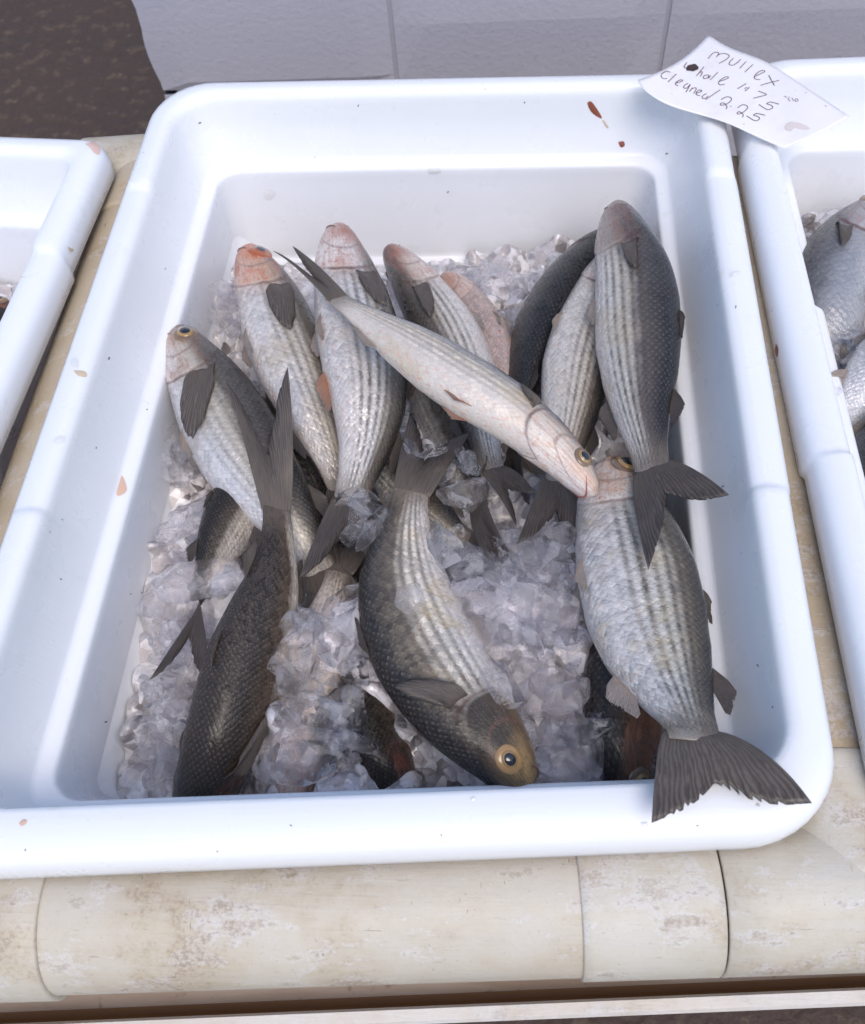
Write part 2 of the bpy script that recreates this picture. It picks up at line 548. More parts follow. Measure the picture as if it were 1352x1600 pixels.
# rail between the middle and the right tub
g0, g1 = at(1287, 1000, PZ)[:2], at(1158, 300, PZ)[:2]
gd = (g1 - g0) / np.linalg.norm(g1 - g0)
cut = at(1235, 1165, PZ)[:2]
gp = g0 + gd * np.dot(cut - g0, gd)
ZA = PZ - 0.004 - R1
P3 = lambda q, z=None: np.array([q[0], q[1], ZA if z is None else z])
tcen = f_d + e3 * 0.15
jn = fl + fn * R1
# where the depth rail meets the front rail axis
tt = np.linalg.solve(np.column_stack([gd, -fd]), jn - g0)
meet = g0 + gd * tt[0]
tube('branch', P3(meet), P3(gp), R1 + 0.0025, M_PVC_B, tee)
frame_piece('pipe_rail', P3(gp - gd * 0.03), P3(g1 + gd * 0.06), R1, M_PVC_T, 'scratched tan pipe running back between the middle tub and the right tub', 'pipe')
# rail between the left and the middle tub
h0, h1 = at(0, 796, -.085)[:2], at(150, 362, -.085)[:2]
hd = (h1 - h0) / np.linalg.norm(h1 - h0)
hn = np.array([hd[1], -hd[0]])
h0, h1 = h0 + hn * 0.050, h1 + hn * 0.050
bcut = at(190, 285, PZ)[:2]
hc = h0 + hd * np.dot(bcut - h0, hd)
frame_piece('pipe_rail', P3(h0 - hd * 0.28), P3(hc), R1, M_PVC_T, 'grimy tan pipe running back between the left tub and the middle tub', 'pipe')
b0 = at(130, 203, PZ)[:2]
bax = b0 - fn * 0.035
kk = np.linalg.solve(np.column_stack([hd, -fd]), bax - h0)
bmeet = h0 + hd * kk[0]
tee2 = empty('pipe_tee', P3(bmeet, ZA - R1))
tag(tee2, 'stained pipe tee at the back corner beside the left tub', 'pipe fitting', 'pvc pipe frame of the table')
tube('branch', P3(bmeet), P3(hc - hd * 0.03), R1 + 0.0025, M_PVC_T, tee2)
tube('run', P3(bmeet - fd * 0.075), P3(bmeet + fd * 0.02), R1 + 0.0055, M_PVC_B, tee2)
# gutter under the front rail
def build_trough():
    g = G('rusty_white_plastic')
    pos = g.geo()
    n1 = g.noise(g.mapping(pos, (6, 40, 40)), 1.0, 5, 0.6)
    n2 = g.noise(pos, 70, 4)
    col = g.mix(g.ss(n1, 0.35, 0.65), (0.50, 0.40, 0.33), (0.40, 0.29, 0.21))
    col = g.mix(g.mul(g.ss(n2, 0.6, 0.7), 0.5), col, (0.16, 0.10, 0.06))
    mi = g.p(Base_Color=col, Roughness=0.45, Normal=g.bump(n2, 0.2, 0.002))
    mr = mat_simple('rust_line', (0.24, 0.12, 0.05), 0.6)
    ml = mat_pvc('gutter_lip', (0.66, 0.62, 0.58), 0.5, 11.0)
    A = at(130, 1622, -.165)[:2]; B = at(1352, 1571, -.165)[:2]
    d = (B - A) / np.linalg.norm(B - A)
    nrm = np.array([-d[1], d[0]])
    A = A - d * 0.5; B = B + d * 0.4
    root = empty('drain_gutter', (*((A + B) / 2), -0.2))
    tag(root, 'shallow tan gutter with a white lip below the front pipe', 'gutter')
    def strip(name, prof, mat):
        V = []
        nx = 60
        for i in range(nx):
            p = A + (B - A) * i / (nx - 1)
            for (o, z) in prof: V.append((p[0] + nrm[0] * o, p[1] + nrm[1] * o, z))
        o = mesh_obj(name, V, grid_faces(nx, len(prof)), mat, root, smooth=False)
        ccw(o)
        return o
    strip('lip', [(0.003, -0.196), (0.0, -0.17), (0.002, -0.166), (0.010, -0.165), (0.012, -0.168), (0.013, -0.1968)], ml)
    strip('stain_line', [(0.0135, -0.1930), (0.0165, -0.1955), (0.0215, -0.1960), (0.0220, -0.1985)], mr)
    strip('channel', [(0.003, -0.2), (0.004, -0.1975), (0.095, -0.1970), (0.098, -0.17), (0.102, -0.17), (0.102, -0.2)], mi)
build_trough()

# ------------------------------------------------------------------ fish
def fish_mat(name, p):
    g = G(name)
    uvn = g.n('ShaderNodeUVMap', uv_map='fishuv').outputs[0]
    sp = g.n('ShaderNodeSeparateXYZ'); g.set(sp.inputs[0], uvn)
    u, v = sp.outputs[0], sp.outputs[1]
    a = g.m('ABSOLUTE', v)
    seed = p.get('seed', 0.0)
    nv = g.comb(g.mul(u, 5.0), g.mul(v, 1.6), seed)
    n1 = g.noise(nv, 1.6, 4, 0.6)
    n2 = g.noise(nv, 9.0, 4, 0.65)
    nf = g.noise(g.comb(g.mul(u, 9), g.mul(v, 4), seed + 3), 14.0, 3, 0.6)
    a2 = g.add(a, g.add(g.mul(g.sub(n1, 0.5), 0.16), g.mul(g.sub(n2, 0.5), 0.08)))
    sh = p.get('shift', 0.0)
    dk = p.get('dark', (0.020, 0.016, 0.014))
    md = p.get('mid', (0.135, 0.112, 0.088))
    lt = p.get('light', (0.68, 0.615, 0.53))
    be = p.get('belly', (0.86, 0.79, 0.74))
    q = lambda x: min(max(x + sh, 0.0), 1.0)
    col = g.ramp(a2, [(q(0.12), dk), (q(0.235), tuple(0.6 * x + .4 * y for x, y in zip(dk, md))), (q(0.34), md), (q(0.47), lt), (q(0.64), be), (1.0, be)])
    # scales: two interleaved lattices, each scale rising towards the tail
    wob = g.mul(g.sub(n2, 0.5), 0.9)
    s = g.add(g.mul(u, p.get('ns', 47.0)), wob)
    r = g.add(g.mul(a, p.get('nr', 15.0)), g.mul(g.sub(nf, 0.5), 0.55))
    fa = g.sub(g.m('FRACT', s), 0.5); ra = g.sub(g.m('FRACT', r), 0.5)
    s2, r2 = g.add(s, 0.5), g.add(r, 0.5)
    fb = g.sub(g.m('FRACT', s2), 0.5); rb = g.sub(g.m('FRACT', r2), 0.5)
    dA = g.add(g.mul(fa, fa), g.mul(ra, ra)); dB = g.add(g.mul(fb, fb), g.mul(rb, rb))
    sel = g.m('LESS_THAN', dB, dA)
    ds = g.mixf(sel, fa, fb)
    dist = g.m('SQRT', g.m('MINIMUM', dA, dB))
    wn_ = g.n('ShaderNodeTexWhiteNoise', noise_dimensions='3D')
    idv = g.comb(g.mixf(sel, g.m('FLOOR', s), g.add(g.m('FLOOR', s2), 0.5)),
                 g.mixf(sel, g.m('FLOOR', r), g.add(g.m('FLOOR', r2), 0.5)), g.add(g.m('SIGN', v), seed))
    g.set(wn_.inputs['Vector'], idv)
    rnd = wn_.outputs[0]
    # gill cover edge
    ga = g.sub(a, 0.55)
    ue = g.sub(p.get('gill', 0.240), g.mul(g.mul(ga, ga), 0.40))
    body = g.ss(g.sub(u, ue), -0.004, 0.012)
    ues = g.sub(ue, g.mul(g.ss(a, 0.46, 0.24), 0.11))
    scal = g.mul(g.ss(g.sub(u, ues), -0.01, 0.03), g.ss(u, 1.0, 0.95))
    # dark row stripes
    st = g.m('POWER', g.add(0.5, g.mul(0.5, g.m('COSINE', g.mul(r, 2 * math.pi)))), 1.3)
    sm = g.mul(g.ss(a2, q(0.18), q(0.32)), g.ss(a2, q(0.72), q(0.54)))
    stripe = g.mul(g.mul(st, sm), g.mul(g.mul(scal, p.get('stripe', 0.6) * 1.10), g.mul(g.ss(rnd, 0.0, 1.0, 0.70, 1.10), g.ss(n2, 0.30, 0.62, 0.78, 1.05))))
    col = g.mix(stripe, col, p.get('stripec', (0.085, 0.062, 0.045)))
    edge = g.mul(g.mul(g.ss(dist, 0.36, 0.58), scal), g.ss(g.add(g.mul(n2, 0.7), g.mul(nf, 0.5)), 0.35, 0.75, 0.25, 1.15))
    col = g.mix(g.mul(edge, g.ss(a2, q(0.75), q(0.3), 0.05, p.get('edge', 0.42))), col, (0.035, 0.03, 0.026))
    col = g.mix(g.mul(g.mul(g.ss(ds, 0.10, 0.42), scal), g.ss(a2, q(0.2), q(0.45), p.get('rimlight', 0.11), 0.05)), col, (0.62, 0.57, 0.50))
    bright = g.ss(g.add(g.mul(g.mul(rnd, g.ss(a2, q(0.75), q(0.35))), 0.55), g.mul(nf, 0.6)), 0.15, 0.9, 0.78, 1.22)
    vm = g.n('ShaderNodeVectorMath', operation='SCALE'); g.set(vm.inputs[0], col); g.set(vm.inputs['Scale'], g.mixf(scal, 1.0, bright))
    col = vm.outputs[0]
    strip = g.mul(g.mul(body, g.sub(1.0, scal)), g.mul(g.ss(u, 0.5, 0.4), g.ss(a, 0.75, 0.55)))
    col = g.mix(g.mul(strip, 0.6), col, (0.16, 0.125, 0.10))
    # gold / pink tones in patches
    col = g.mix(g.mul(g.mul(g.ss(n1, 0.48, 0.68), g.ss(a2, q(0.3), q(0.5))), p.get('gold', 0.25)), col, (0.50, 0.38, 0.20))
    col = g.mix(g.mul(g.mul(g.ss(n2, 0.50, 0.68), g.ss(a, 0.62, 0.85)), p.get('blush', 0.3)), col, (0.66, 0.27, 0.17))
    # head
    hd_ = g.mul(g.sub(1.0, g.ss(g.sub(u, g.sub(ue, g.mul(g.ss(a, 0.5, 0.2), 0.07))), -0.010, 0.005)), g.ss(g.add(g.mul(n2, 0.8), g.mul(nf, 0.5)), 0.2, 0.75, p.get('hcover', 0.72), 1.0))
    hc = p.get('head', (0.44, 0.24, 0.15))
    hdark = p.get('head_top', (0.045, 0.036, 0.032))
    hcol = g.ramp(g.add(a, g.mul(g.sub(n1, 0.5), 0.3)), [(0.12, hdark), (0.34, tuple(0.5 * x + .5 * y for x, y in zip(hdark, hc))), (0.50, hc), (0.72, p.get('head_low', (0.62, 0.47, 0.40))), (0.95, p.get('chin', (0.66, 0.58, 0.54)))])
    chk = p.get('cheek', (0.42, 0.34, 0.29))
    cheek = g.ramp(g.add(a, g.mul(g.sub(n2, 0.5), 0.25)), [(0.27, hdark), (0.42, tuple(0.5 * x + .5 * y for x, y in zip(hdark, chk))), (0.54, chk), (0.78, tuple(0.4 * x + .6 * y for x, y in zip(chk, p.get('head_low', (0.62, 0.47, 0.40))))), (0.95, p.get('chin', (0.66, 0.58, 0.54)))])
    hcol = g.mix(g.ss(g.add(u, g.mul(g.sub(n1, 0.5), 0.10)), p.get('hext', 0.075), p.get('hext', 0.075) + 0.065), hcol, g.mix(p.get('cheekmix', 0.42), col, cheek))
    hcol = g.mix(g.mul(g.ss(n1, 0.50, 0.64), p.get('patch', 0.45)), hcol, p.get('head_spot', (0.50, 0.17, 0.08)))
    hcol = g.mix(g.mul(g.ss(n2, 0.5, 0.68), 0.6), hcol, p.get('head_spot', (0.50, 0.17, 0.08)))
    n5 = g.noise(g.comb(g.mul(u, 7.0), g.mul(a, 26.0), seed + 9), 1.0, 3, 0.6)
    hcol = g.mix(g.mul(g.ss(n5, 0.45, 0.65), p.get('streaks', 0.40)), hcol, p.get('streak', (0.30, 0.11, 0.07)))
    hcol = g.mix(g.mul(g.ss(n5, 0.46, 0.30), p.get('hi', 0.14)), hcol, (0.72, 0.64, 0.60))
    hcol = g.mix(g.mul(g.ss(nf, 0.5, 0.7), 0.40), hcol, (0.10, 0.075, 0.065))
    # preopercle crease
    pc = g.ss(g.m('ABSOLUTE', g.sub(u, g.sub(g.add(0.160, g.mul(g.sub(n1, 0.5), 0.03)), g.mul(g.mul(ga, ga), 0.9)))), 0.010, 0.0)
    hcol = g.mix(g.mul(pc, 0.55), hcol, (0.16, 0.08, 0.06))
    col = g.mix(g.mul(g.ss(g.add(g.sub(u, ue), g.mul(g.sub(n2, 0.5), 0.08)), 0.085, 0.0), g.mul(p.get('tintback', 0.42), g.ss(a, 0.2, 0.4))), col, hcol)
    col = g.mix(g.mul(hd_, p.get('headmix', 0.9)), col, hcol)
    col = g.mix(g.mul(g.ss(u, 0.86, 0.97), 0.80), col, p.get('tailc', (0.20, 0.16, 0.125)))
    gl = g.mul(g.mul(g.ss(g.m('ABSOLUTE', g.sub(u, g.add(g.add(ue, 0.004), g.mul(g.sub(n2, 0.5), 0.012)))), 0.0095, 0.000), g.ss(a, 0.25, 0.4)), g.ss(n1, 0.3, 0.65, 0.30, 0.95))
    col = g.mix(g.mul(gl, 0.85), col, p.get('gillc', (0.10, 0.038, 0.028)))
    h = g.mul(scal, g.sub(g.mul(ds, 0.9), g.mul(dist, 0.55)))
    h = g.add(h, g.mul(g.mul(g.mul(ds, scal), g.sub(rnd, 0.35)), 2.6))
    h = g.add(h, g.add(g.mul(nf, g.mixf(scal, 0.9, 0.40)), g.mul(g.mul(rnd, scal), 0.25)))
    nor = g.bump(h, p.get('bump', 0.75), 0.0020)
    metal = g.mul(g.ss(a2, q(0.30), q(0.55)), g.mul(scal, p.get('metal', 0.22)))
    coatn = g.bump(g.add(h, g.mul(n2, 1.5)), 0.16, 0.0016)
    return g.p(Base_Color=col, Metallic=metal, Roughness=g.ss(rnd, 0, 1, 0.24, 0.42), Specular_IOR_Level=p.get('spec', 0.28),
               Coat_Weight=p.get('coat', 0.55), Coat_Roughness=0.05, Coat_Normal=coatn, Normal=nor)

def fin_mat(name, c0, c1, tip):
    g = G(name)
    uvn = g.n('ShaderNodeUVMap', uv_map='fishuv').outputs[0]
    sp = g.n('ShaderNodeSeparateXYZ'); g.set(sp.inputs[0], uvn)
    u, v = sp.outputs[0], sp.outputs[1]
    n1 = g.noise(g.comb(g.mul(u, 2.0), g.mul(v, 9), 0.0), 2.0, 4)
    n2 = g.noise(g.comb(g.mul(u, 3.0), g.mul(v, 130), 0.0), 1.0, 3)
    ray = g.add(0.5, g.mul(0.5, g.m('SINE', g.add(g.mul(v, 140.0), g.mul(n1, 14.0)))))
    col = g.mix(g.ss(u, 0.0, 0.55), c0, c1)
    col = g.mix(g.mul(g.ss(u, 0.7, 1.0), 0.7), col, tip)
    col = g.mix(g.mul(g.mul(ray, n2), 0.85), col, tuple(min(1, x * 2.4 + 0.01) for x in c1))
    col = g.mix(g.mul(g.ss(n1, 0.5, 0.7), 0.4), col, tuple(x * 0.45 for x in c1))
    g.p(Base_Color=col, Roughness=0.36, Coat_Weight=0.35, Coat_Roughness=0.15, Normal=g.bump(g.add(ray, n2), 0.5, 0.0008))
    tr = g.n('ShaderNodeBsdfTranslucent'); g.set(tr.inputs[0], col)
    mx = g.n('ShaderNodeMixShader'); mx.inputs[0].default_value = 0.50
    g.t.links.new(g.b.outputs[0], mx.inputs[1]); g.t.links.new(tr.outputs[0], mx.inputs[2])
    g.t.links.new(mx.outputs[0], g.out.inputs[0])
    return g.mat

FIN_DARK = fin_mat('dark_fin', (0.19, 0.155, 0.125), (0.115, 0.094, 0.084), (0.050, 0.042, 0.042))
FIN_GREY = fin_mat('grey_fin', (0.23, 0.185, 0.15), (0.165, 0.135, 0.115), (0.085, 0.071, 0.066))
FIN_PALE = fin_mat('pale_fin', (0.58, 0.45, 0.38), (0.42, 0.36, 0.32), (0.28, 0.24, 0.22))
FIN_ORANGE = fin_mat('orange_fin', (0.60, 0.24, 0.11), (0.42, 0.25, 0.18), (0.26, 0.22, 0.21))

def mat_eye(name, c, ring):
    g = G(name)
    return g.p(Base_Color=g.mix(g.noise(g.obj(), 300, 2), c, ring), Roughness=0.15, Coat_Weight=1.0, Coat_Roughness=0.03)
EYE_GOLD = mat_eye('gold_iris', (0.30, 0.17, 0.05), (0.40, 0.25, 0.09))
EYE_RED = mat_eye('orange_iris', (0.42, 0.13, 0.04), (0.28, 0.10, 0.05))
PUPIL = mat_simple('pupil_black', (0.012, 0.013, 0.018), 0.06, Coat_Weight=1.0)
PUPIL_FOG = mat_simple('pupil_clouded', (0.075, 0.075, 0.095), 0.12, Coat_Weight=1.0)
LIP = mat_simple('lip_red', (0.34, 0.10, 0.09), 0.3, Coat_Weight=0.6)
LIP_D = mat_simple('lip_dark', (0.16, 0.07, 0.06), 0.3, Coat_Weight=0.6)

T_ = np.array([0, .012, .03, .06, .10, .15, .22, .32, .42, .55, .68, .80, .90, .96, 1.0])
HP = np.array([.14, .31, .41, .52, .62, .72, .82, .93, 1.0, .985, .84, .60, .42, .37, .36])
WP = np.array([.22, .46, .57, .67, .74, .80, .86, .95, 1.0, .95, .74, .46, .25, .11, .025])

class Fish:
    NT, NP = 150, 56
    def __init__(s, pts, H, side=1, tilt=0, wr=0.72, hp=1.0, twist=0.0):
        P = []
        for q in pts:
            P.append(np.array(q[1:]) if q[0] == 'w' else at(*q))
        s.C, s.L = catmull(P, 400)
        s.H, s.wr = H, wr
        T = np.gradient(s.C, axis=0)
        T /= np.linalg.norm(T, axis=1)[:, None]
        s.T = T
        up = np.array([0, 0, 1.0])
        s.D = np.zeros_like(T); s.N = np.zeros_like(T)
        for i in range(len(T)):
            left = np.cross(up, T[i])
            ln = np.linalg.norm(left)
            left = left / ln if ln > 1e-4 else np.array([1.0, 0, 0])
            u2 = np.cross(T[i], left)
            d0 = left * side
            th = R_(tilt + twist * (i / (len(T) - 1) - 0.5))
            s.D[i] = math.cos(th) * d0 + math.sin(th) * u2
            s.N[i] = -math.sin(th) * d0 + math.cos(th) * u2
    def fr(s, t):
        x = np.clip(t, 0, 1) * (len(s.C) - 1)
        i = int(min(math.floor(x), len(s.C) - 2)); f = x - i
        l = lambda A: A[i] * (1 - f) + A[i + 1] * f
        return l(s.C), l(s.T), l(s.D), l(s.N)
    def P(s, t, phi, lift=0.0):
        """Surface point at t along the body, phi from the back (0) over the upper side to the belly (pi)."""
        C, T, D, N = s.fr(t)
        a = abs(phi) / math.pi
        h = 0.5 * s.H * np.interp(t, T_, HP)
        w = 0.5 * s.H * s.wr * np.interp(t, T_, WP)
        hd, hv = h * 0.97, h * 1.03
        if t < 0.3:                                     # flat-topped head, snout set low
            k = 1 - sstep(t, 0.02, 0.3)
            hd *= 1 - 0.20 * k
        ue = 0.240 - 0.40 * (a - 0.55) ** 2
        gill = 0.040 * sstep(t, 0.10, 0.2) * (1 - sstep(t, ue - 0.004, ue + 0.008)) * sstep(a, 0.1, 0.3)
        c, sn = math.cos(phi), math.sin(phi)
        cc = math.copysign(abs(c) ** 0.95, c)
        s_ = math.copysign(abs(sn) ** 0.90, sn)
        k = 1 + gill + lift / max(h, 0.004)
        return C + D * cc * (hd if c > 0 else hv) * k + N * s_ * w * k
    def mesh(s):
        ts = np.concatenate([np.linspace(0, 0.06, 16)[:-1], np.linspace(0.06, 0.30, 60)[:-1], np.linspace(0.30, 1.0, 76)])
        NP_ = s.NP
        V, UV = [], []
        for t in ts:
            for j in range(NP_ + 1):
                ph = -math.pi + 2 * math.pi * j / NP_
                V.append(s.P(t, ph)); UV.append((t, ph / math.pi))
        F = grid_faces(len(ts), NP_ + 1)
        n0 = len(V)
        C, T, D, N = s.fr(0.0)
        V.append(C - T * 0.0025); UV.append((0, 0.6))
        for j in range(NP_): F.append((n0, j + 1, j))
        C, T, D, N = s.fr(1.0)
        V.append(C + T * 0.002); UV.append((1, 0.5))
        b = (len(ts) - 1) * (NP_ + 1)
        for j in range(NP_): F.append((n0 + 1, b + j, b + j + 1))
        return np.array(V), F, UV

def fan(name, B0, B1, E, mat, parent, nu=14, bulge=None, th=0.0005, rag=0.0, seed=0, wave=None, axis=None):
    """Fin membrane between the root B0-B1 and the outer edge points E (function of v)."""
    nv = 48
    V, UV = [], []
    rng = random.Random(seed)
    B0, B1 = np.asarray(B0), np.asarray(B1)
    jit = [rng.uniform(-1, 1) for _ in range(nv)]
    for i in range(nu):
        s = i / (nu - 1)
        for j in range(nv):
            v = j / (nv - 1)
            b = B0 * (1 - v) + B1 * v
            e = E(v)
            k = s * (1 - rag * max(0, jit[j]) * math.sin(math.pi * v) ** 2 * (s ** 4))
            if axis is None: p = b + (e - b) * k
            else:
                d_ = e - b; ax_ = axis * np.dot(d_, axis)
                p = b + ax_ * k + (d_ - ax_) * (k ** 0.78)
            if bulge is not None: p = p + np.asarray(bulge) * (4 * s * (1 - s))
            if wave is not None: p = p + np.asarray(wave) * math.sin(v * 7.0 + s * 2.0) * s
            V.append(p); UV.append((s, v))
    o = mesh_obj(name, V, grid_faces(nu, nv), mat, parent, uv=UV)
    solidify(o, th)
    return o

def curve_pts(pts):
    p = np.array(pts, float)
    s = np.concatenate([[0], np.cumsum(np.linalg.norm(np.diff(p, axis=0), axis=1))]); s /= s[-1]
    return lambda v: np.array([np.interp(v, s, p[:, i]) for i in range(3)])

FISH_V = []   # for resting small things on the heap
def add_fish(name, label, pts, H, side, tilt, col, tail=None, notch=0.5, pect=None, eye='gold', wr=0.72, fins='dark',
             pelvic=None, anal=None, dorsal2=None, lips=None, group='mullet piled in the middle tub', twist=0.0, rag=0.12, pectmat=None, anal_t=0.71, eyeside=(1, -1), eyepos=(0.080, 0.41), eyer=0.110):
    fs = Fish(pts, H, side, tilt, wr, twist=twist)
    c0 = fs.fr(0.45)[0]
    root = empty(name, c0)
    tag(root, label, 'fish', group)
    seed = (abs(hash(label)) % 1) + sum(ord(ch) for ch in label) % 97
    V, F, UV = fs.mesh()
    mt = fish_mat('skin_' + str(seed), dict(col, seed=float(seed)))
    b = mesh_obj('body', V, F, mt, root, uv=UV)
    ccw(b)
    FISH_V.append((V, F))
    fm = {'dark': FIN_DARK, 'grey': FIN_GREY, 'pale': FIN_PALE, 'orange': FIN_ORANGE}
    dm = fm[fins]
    # tail
    C, T, D, N = fs.fr(1.0)
    B0, B1 = fs.P(0.962, 0.0, -0.0004), fs.P(0.962, math.pi, -0.0004)
    hb = np.linalg.norm(B0 - B1)
    if tail is None:
        k = H * 0.95
        T1 = C + T * k + D * H * 0.55
        T2 = C + T * k - D * H * 0.55
    else:
        T1, T2 = [at(*q) if q[0] != 'w' else np.array(q[1:]) for q in tail]
    bc = (B0 + B1) / 2
    Nn = bc + ((T1 + T2) / 2 - bc) * notch
    w1, w2 = T1 - bc, T2 - bc
    def E(v):
        x = abs(v - 0.5) * 2
        tip, oth = (T1, B0) if v < 0.5 else (T2, B1)
        y = x ** 1.0
        p = Nn + (tip - Nn) * y
        # inner edge of each lobe slightly bowed outwards
        p = p + (Nn - bc) * 0.16 * math.sin(math.pi * y)
        return p
    out = fs.D[-1] * 0.0
    fan('tail_fin', B0, B1, E, dm, root, nu=18, bulge=N * H * 0.07 if N[2] > 0 else N * 0, rag=rag, seed=seed, wave=N * 0.0026, th=0.0008, axis=(Nn - bc) / np.linalg.norm(Nn - bc))
    # pectoral fins: root behind the gill cover
    if pect:
        for sgn, ln, ang, wd in pect:
            t0 = 0.250
            Bp0, Bp1 = fs.P(t0, sgn * 0.34 * math.pi, 0.0), fs.P(t0 + 0.004, sgn * 0.50 * math.pi, 0.0)
            C, T, D, N = fs.fr(t0 + 0.06)
            Nn_ = N * sgn
            ca, sa = math.cos(R_(ang)), math.sin(R_(ang))
            dirv = T * ca + D * sa
            per = -T * sa + D * ca
            cen = (Bp0 + Bp1) / 2
            ls = ln * H
            pts_e = []
            for (x, y) in ((0.25, 0.34), (0.75, 0.36), (1.0, 0.26), (0.97, 0.12), (0.80, -0.10), (0.55, -0.26), (0.25, -0.34)):
                pts_e.append(cen + dirv * ls * x + per * ls * wd * y + Nn_ * H * (0.05 + 0.05 * x))
            e = curve_pts(pts_e)
            fan('pectoral_fin', Bp0, Bp1, e, pectmat or FIN_GREY, root, nu=10, bulge=Nn_ * H * 0.06, rag=0.03, seed=seed + 5)
    def small_fin(nm, t0, t1, phi, ln, sweep, spread, mat):
        A, Bq = fs.P(t0, phi, -0.001), fs.P(t1, phi, -0.001)
        C, T, D, N = fs.fr((t0 + t1) / 2)
        outd = fs.P((t0 + t1) / 2, phi) - C
        outd /= np.linalg.norm(outd)
        nn_ = fs.fr((t0 + t1) / 2)[3] * (1 if math.sin(phi) >= 0 else -1)
        e = curve_pts([A + outd * ln * 0.45 + T * ln * sweep * 0.8, A + outd * ln * 0.62 + T * ln * (sweep + 0.35), A + outd * ln * 0.5 + T * ln * (sweep + 0.62), Bq + outd * ln * 0.25 + T * ln * (sweep + 0.35), Bq + outd * ln * 0.08 + T * ln * (sweep + .15)])
        fan(nm, A, Bq, e, mat, root, nu=8, rag=0.1, seed=seed + 9, wave=N * 0.001)
    pm = fm.get(pelvic or 'pale', dm)
    small_fin('dorsal_fin', 0.47, 0.54, 0.0, H * 0.12, 1.0, 0, dm)
    small_fin('second_dorsal_fin', 0.73, 0.80, 0.0, H * 0.17, 1.3, 0, dm)
    small_fin('anal_fin', anal_t, anal_t + 0.09, math.pi, H * 0.21, 0.7, 0, fm.get(anal or '', dm))
    for sg in (1, -1):
        small_fin('pelvic_fin', 0.37, 0.41, sg * 0.88 * math.pi, H * 0.20, 1.1, 0, pm)
    # eyes
    im = EYE_RED if eye == 'red' else EYE_GOLD
    for sg in eyeside:
        t0, ph = eyepos[0], sg * eyepos[1] * math.pi
        c = fs.P(t0, ph)
        e1 = fs.P(t0 + 0.012, ph) - fs.P(t0 - 0.012, ph); e1 /= np.linalg.norm(e1)
        e2 = fs.P(t0, ph + 0.1) - fs.P(t0, ph - 0.1); e2 -= e1 * np.dot(e1, e2); e2 /= np.linalg.norm(e2)
        n = np.cross(e1, e2)
        if np.dot(n, c - fs.fr(t0)[0]) < 0: n = -n
        def disc(nm, rad, hgt, off, mat, par, el=0.85):
            V, F = [], []
            rows, seg = 8, 24
            for i in range(rows):
                th = (i / (rows - 1)) * math.pi / 2
                for j in range(seg):
                    an = 2 * math.pi * j / seg
                    V.append(c + n * (off + hgt * math.cos(th)) + (e1 * math.cos(an) + e2 * math.sin(an) * el) * rad * math.sin(th))
            F = grid_faces(rows, seg, True)
            o = mesh_obj(nm, V, F, mat, par)
            ccw(o); return o
        er = H * eyer
        sock = disc('eye_socket', er * {'gold': 1.5, 'red': 1.7, 'tan': 1.55}[eye], er * 0.40, -er * 0.22, mt_sock(eye), root)
        ey = disc('eye', er, er * 0.42, -er * 0.04, im, root)
        disc('pupil', er * 0.72, er * 0.26, er * 0.17, PUPIL_FOG if eye == 'red' else PUPIL, ey)
    if lips:
        V, F = [], []
        n_, k_ = 40, 8
        for i in range(n_):
            f = i / (n_ - 1)
            ph = (0.62 + 0.76 * f) * math.pi               # round under the snout from one side to the other
            t0 = 0.012 + 0.050 * abs(2 * f - 1) ** 1.5
            ph2 = ph if ph <= math.pi else ph - 2 * math.pi
            t0 = 0.010 + 0.035 * abs(2 * f - 1) ** 2
            c = fs.P(t0, ph2)
            C, T, D, N = fs.fr(t0)
            o1 = c - C; o1 /= np.linalg.norm(o1)
            rr = H * 0.018 * (1 - 0.5 * abs(2 * f - 1) ** 3)
            for j in range(k_):
                an = 2 * math.pi * j / k_
                V.append(c + (o1 * math.cos(an) - T * math.sin(an)) * rr)
        mesh_obj('lip', V, grid_faces(n_, k_, True), LIP if lips == 'red' else LIP_D, root)
    return root, fs

_sock = {}
def mt_sock(kind):
    if kind not in _sock:
        g = G('eye_lid_' + kind)
        n = g.noise(g.obj(), 200, 3)
        a_, b_ = {'gold': ((0.24, 0.15, 0.085), (0.14, 0.09, 0.06)), 'red': ((0.52, 0.13, 0.03), (0.24, 0.07, 0.03)), 'tan': ((0.46, 0.28, 0.11), (0.34, 0.19, 0.07))}[kind]
        c = g.mix(n, a_, b_)
        _sock[kind] = g.p(Base_Color=c, Roughness=0.25, Coat_Weight=0.8, Coat_Roughness=0.06)
    return _sock[kind]

SILV = dict(stripe=0.66, gold=0.22, blush=0.25)
DARK = dict(cheekmix=1.0, edge=0.30, coat=0.22, streak=(0.05, 0.025, 0.018), tailc=(0.13, 0.10, 0.08), hi=0.06, hcover=0.95, shift=0.22, dark=(0.020, 0.016, 0.014), mid=(0.085, 0.066, 0.050), cheek=(0.09, 0.06, 0.045), gold=0.35, blush=0.05, stripe=0.35, head=(0.14, 0.09, 0.06), head_top=(0.035, 0.03, 0.028), head_low=(0.25, 0.15, 0.10), rimlight=0.07)

# F1 dark-backed fish against the left wall
add_fish('mullet', 'mullet with dark back and white belly, gold eye against the left tub wall',
    [(281, 519, -.085), (318, 590, -.085), (372, 690, -.092), (425, 768, -.10), (478, 845, -.115), (505, 905, -.13)], 0.086, 1, 6,
    dict(SILV, shift=0.06, stripe=0.35, hcover=0.9, head=(0.26, 0.15, 0.065), head_spot=(0.20, 0.09, 0.04), cheek=(0.30, 0.25, 0.21), belly=(0.78, 0.77, 0.78)), lips='dark', pect=[(1, .95, -38, .55)], eye='gold')
